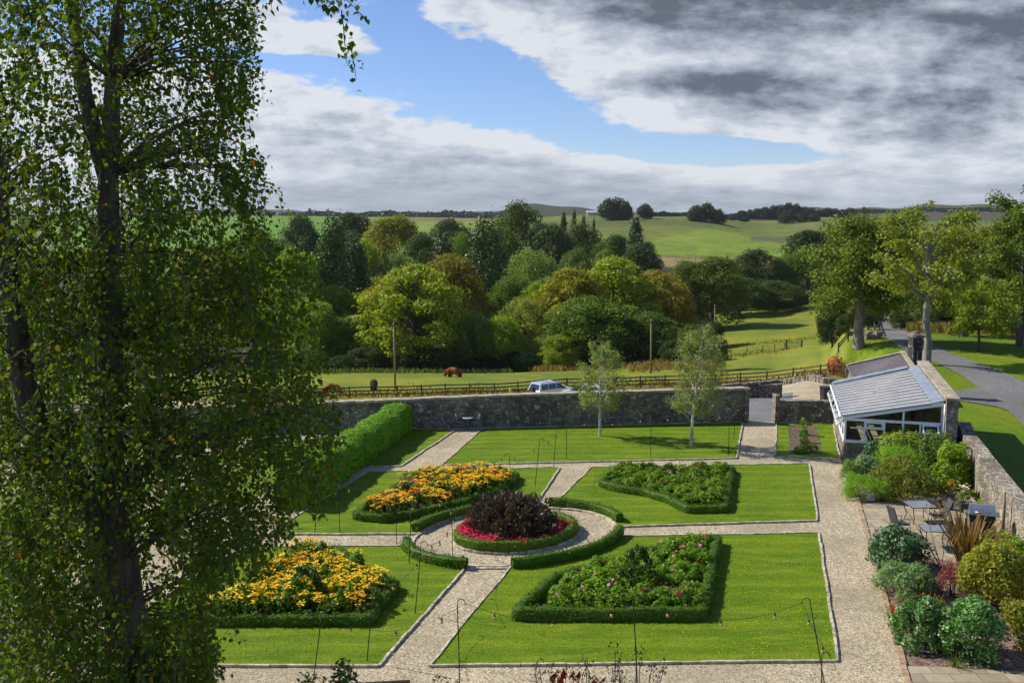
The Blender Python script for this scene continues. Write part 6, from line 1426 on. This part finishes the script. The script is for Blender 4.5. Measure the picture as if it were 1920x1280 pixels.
p = T(957,100); e = empty('marker_post', p, 0, 'short yellow marker post standing on the lane', 'post'); mb = MB(); mb.hexa([(-.28,-.28,0),(.28,-.28,0),(.28,.28,0),(-.28,.28,0),(-.28,-.28,.12),(.28,-.28,.12),(.28,.28,.12),(-.28,.28,.12)]); mb.build('base', M['rubber'], e); mb = MB(); mb.tube([(0,0,.12),(0,0,.8),(0,0,1.0)],[.16,.12,.06],8); mb.build('post', plain('yellow_plastic',(.6,.36,.04),.5), e)
# bin by the conservatory
p = T(1548,66); e = empty('wheelie_bin', p, .1, 'black bin standing at the lane side left of the conservatory', 'bin'); mb = MB(); mb.hexa([(-.25,-.3,0),(.25,-.3,0),(.25,.3,0),(-.25,.3,0),(-.3,-.36,1.0),(.3,-.36,1.0),(.3,.36,1.0),(-.3,.36,1.0)]); mb.build('body', M['black'], e); mb = MB(); mb.box((0,0,1.04),(.64,.76,.07)); mb.build('lid', M['black'], e)
# shadow-side climbers and moss tufts at the wall foot
for i,(px,yt) in enumerate([(1107,782),(1170,782)]): shrub(px,795,yt,14,'leaf',(.06,.13,.02),['small green tuft at the foot of the back wall, left one','small green tuft at the foot of the back wall, right one'][i],700+i,n=120,leaf=.09,name='wall_plant',cat='plant')

# ---------------------------------------------------------------- grass blades over the lawns
def turf(key, n, seed):
    poly = lawns[key]; r = rs(seed); x0,x1 = min(p.x for p in poly),max(p.x for p in poly); y0,y1 = min(p.y for p in poly),max(p.y for p in poly)
    X_ = x0+(x1-x0)*r.rand(n*2); Y_ = y0+(y1-y0)*r.rand(n*2); ins = np.zeros(n*2,bool)
    for i in range(len(poly)):
        a,b_ = poly[i],poly[i-1]; c1 = (a.y>Y_)!=(b_.y>Y_); ins ^= c1&(X_ < (b_.x-a.x)*(Y_-a.y)/((b_.y-a.y) if abs(b_.y-a.y)>1e-9 else 1e-9)+a.x)
    X_,Y_ = X_[ins][:int(n*.62)],Y_[ins][:int(n*.62)]
    E = []                                  # ragged fringe along the edges
    for i in range(len(poly)):
        a,b_ = poly[i-1],poly[i]; k = int((b_-a).length*26); f = r.rand(k); E.append(np.stack([a.x+(b_.x-a.x)*f+r.randn(k)*.035, a.y+(b_.y-a.y)*f+r.randn(k)*.035],1))
    E = np.concatenate(E); X_ = np.concatenate([X_,E[:,0]]); Y_ = np.concatenate([Y_,E[:,1]]); m = len(X_)
    P_ = np.stack([X_,Y_,np.full(m,ztop+.012)],1); N_ = unit(np.stack([r.randn(m)*.55,r.randn(m)*.55,np.ones(m)*.8],1)); org = np.array(poly[0])
    V_,F_2 = leafquads(P_-org, N_, .055*(.5+r.rand(m)), r, .28, tan=np.tile([[0,0,.5]],(m,1))+r.randn(m,3)*.6)
    o = link('grass', mesh_np('grass', V_, F_2), M['turf']); o.location = org; o.color = (.25,.40,.018,1); tag(o, 'short grass blades covering a mown lawn panel', 'grass', kind='stuff')
for i,(k,n) in enumerate((('front_right',42000),('front_left',30000),('back_left',16000),('back_right',22000),('far',15000),('hedge',5000),('gate',4000))): turf(k, n, 900+i)

hz = MB(); hz.box((0,2080,3),(14000,4260,98)); hm = bpy.data.materials.new('haze'); hm.use_nodes = True; hm.node_tree.nodes.clear(); ht = NT(hm.node_tree)
hv = ht.n('ShaderNodeVolumePrincipled'); hv.inputs['Color'].default_value = (.80,.88,1,1); hv.inputs['Density'].default_value = .000045; hv.inputs['Anisotropy'].default_value = .2
ht.l(hv.outputs[0], ht.n('ShaderNodeOutputMaterial').inputs['Volume'])
tag(hz.build('haze', hm), 'thin pale blue haze over the distant hills', 'haze', kind='stuff')
cy = sc.cycles
cy.max_bounces = 5; cy.diffuse_bounces = 2; cy.glossy_bounces = 2; cy.transmission_bounces = 3; cy.transparent_max_bounces = 8
cy.caustics_reflective = cy.caustics_refractive = False
w.cycles.sampling_method = 'NONE'; cy.adaptive_threshold = .02
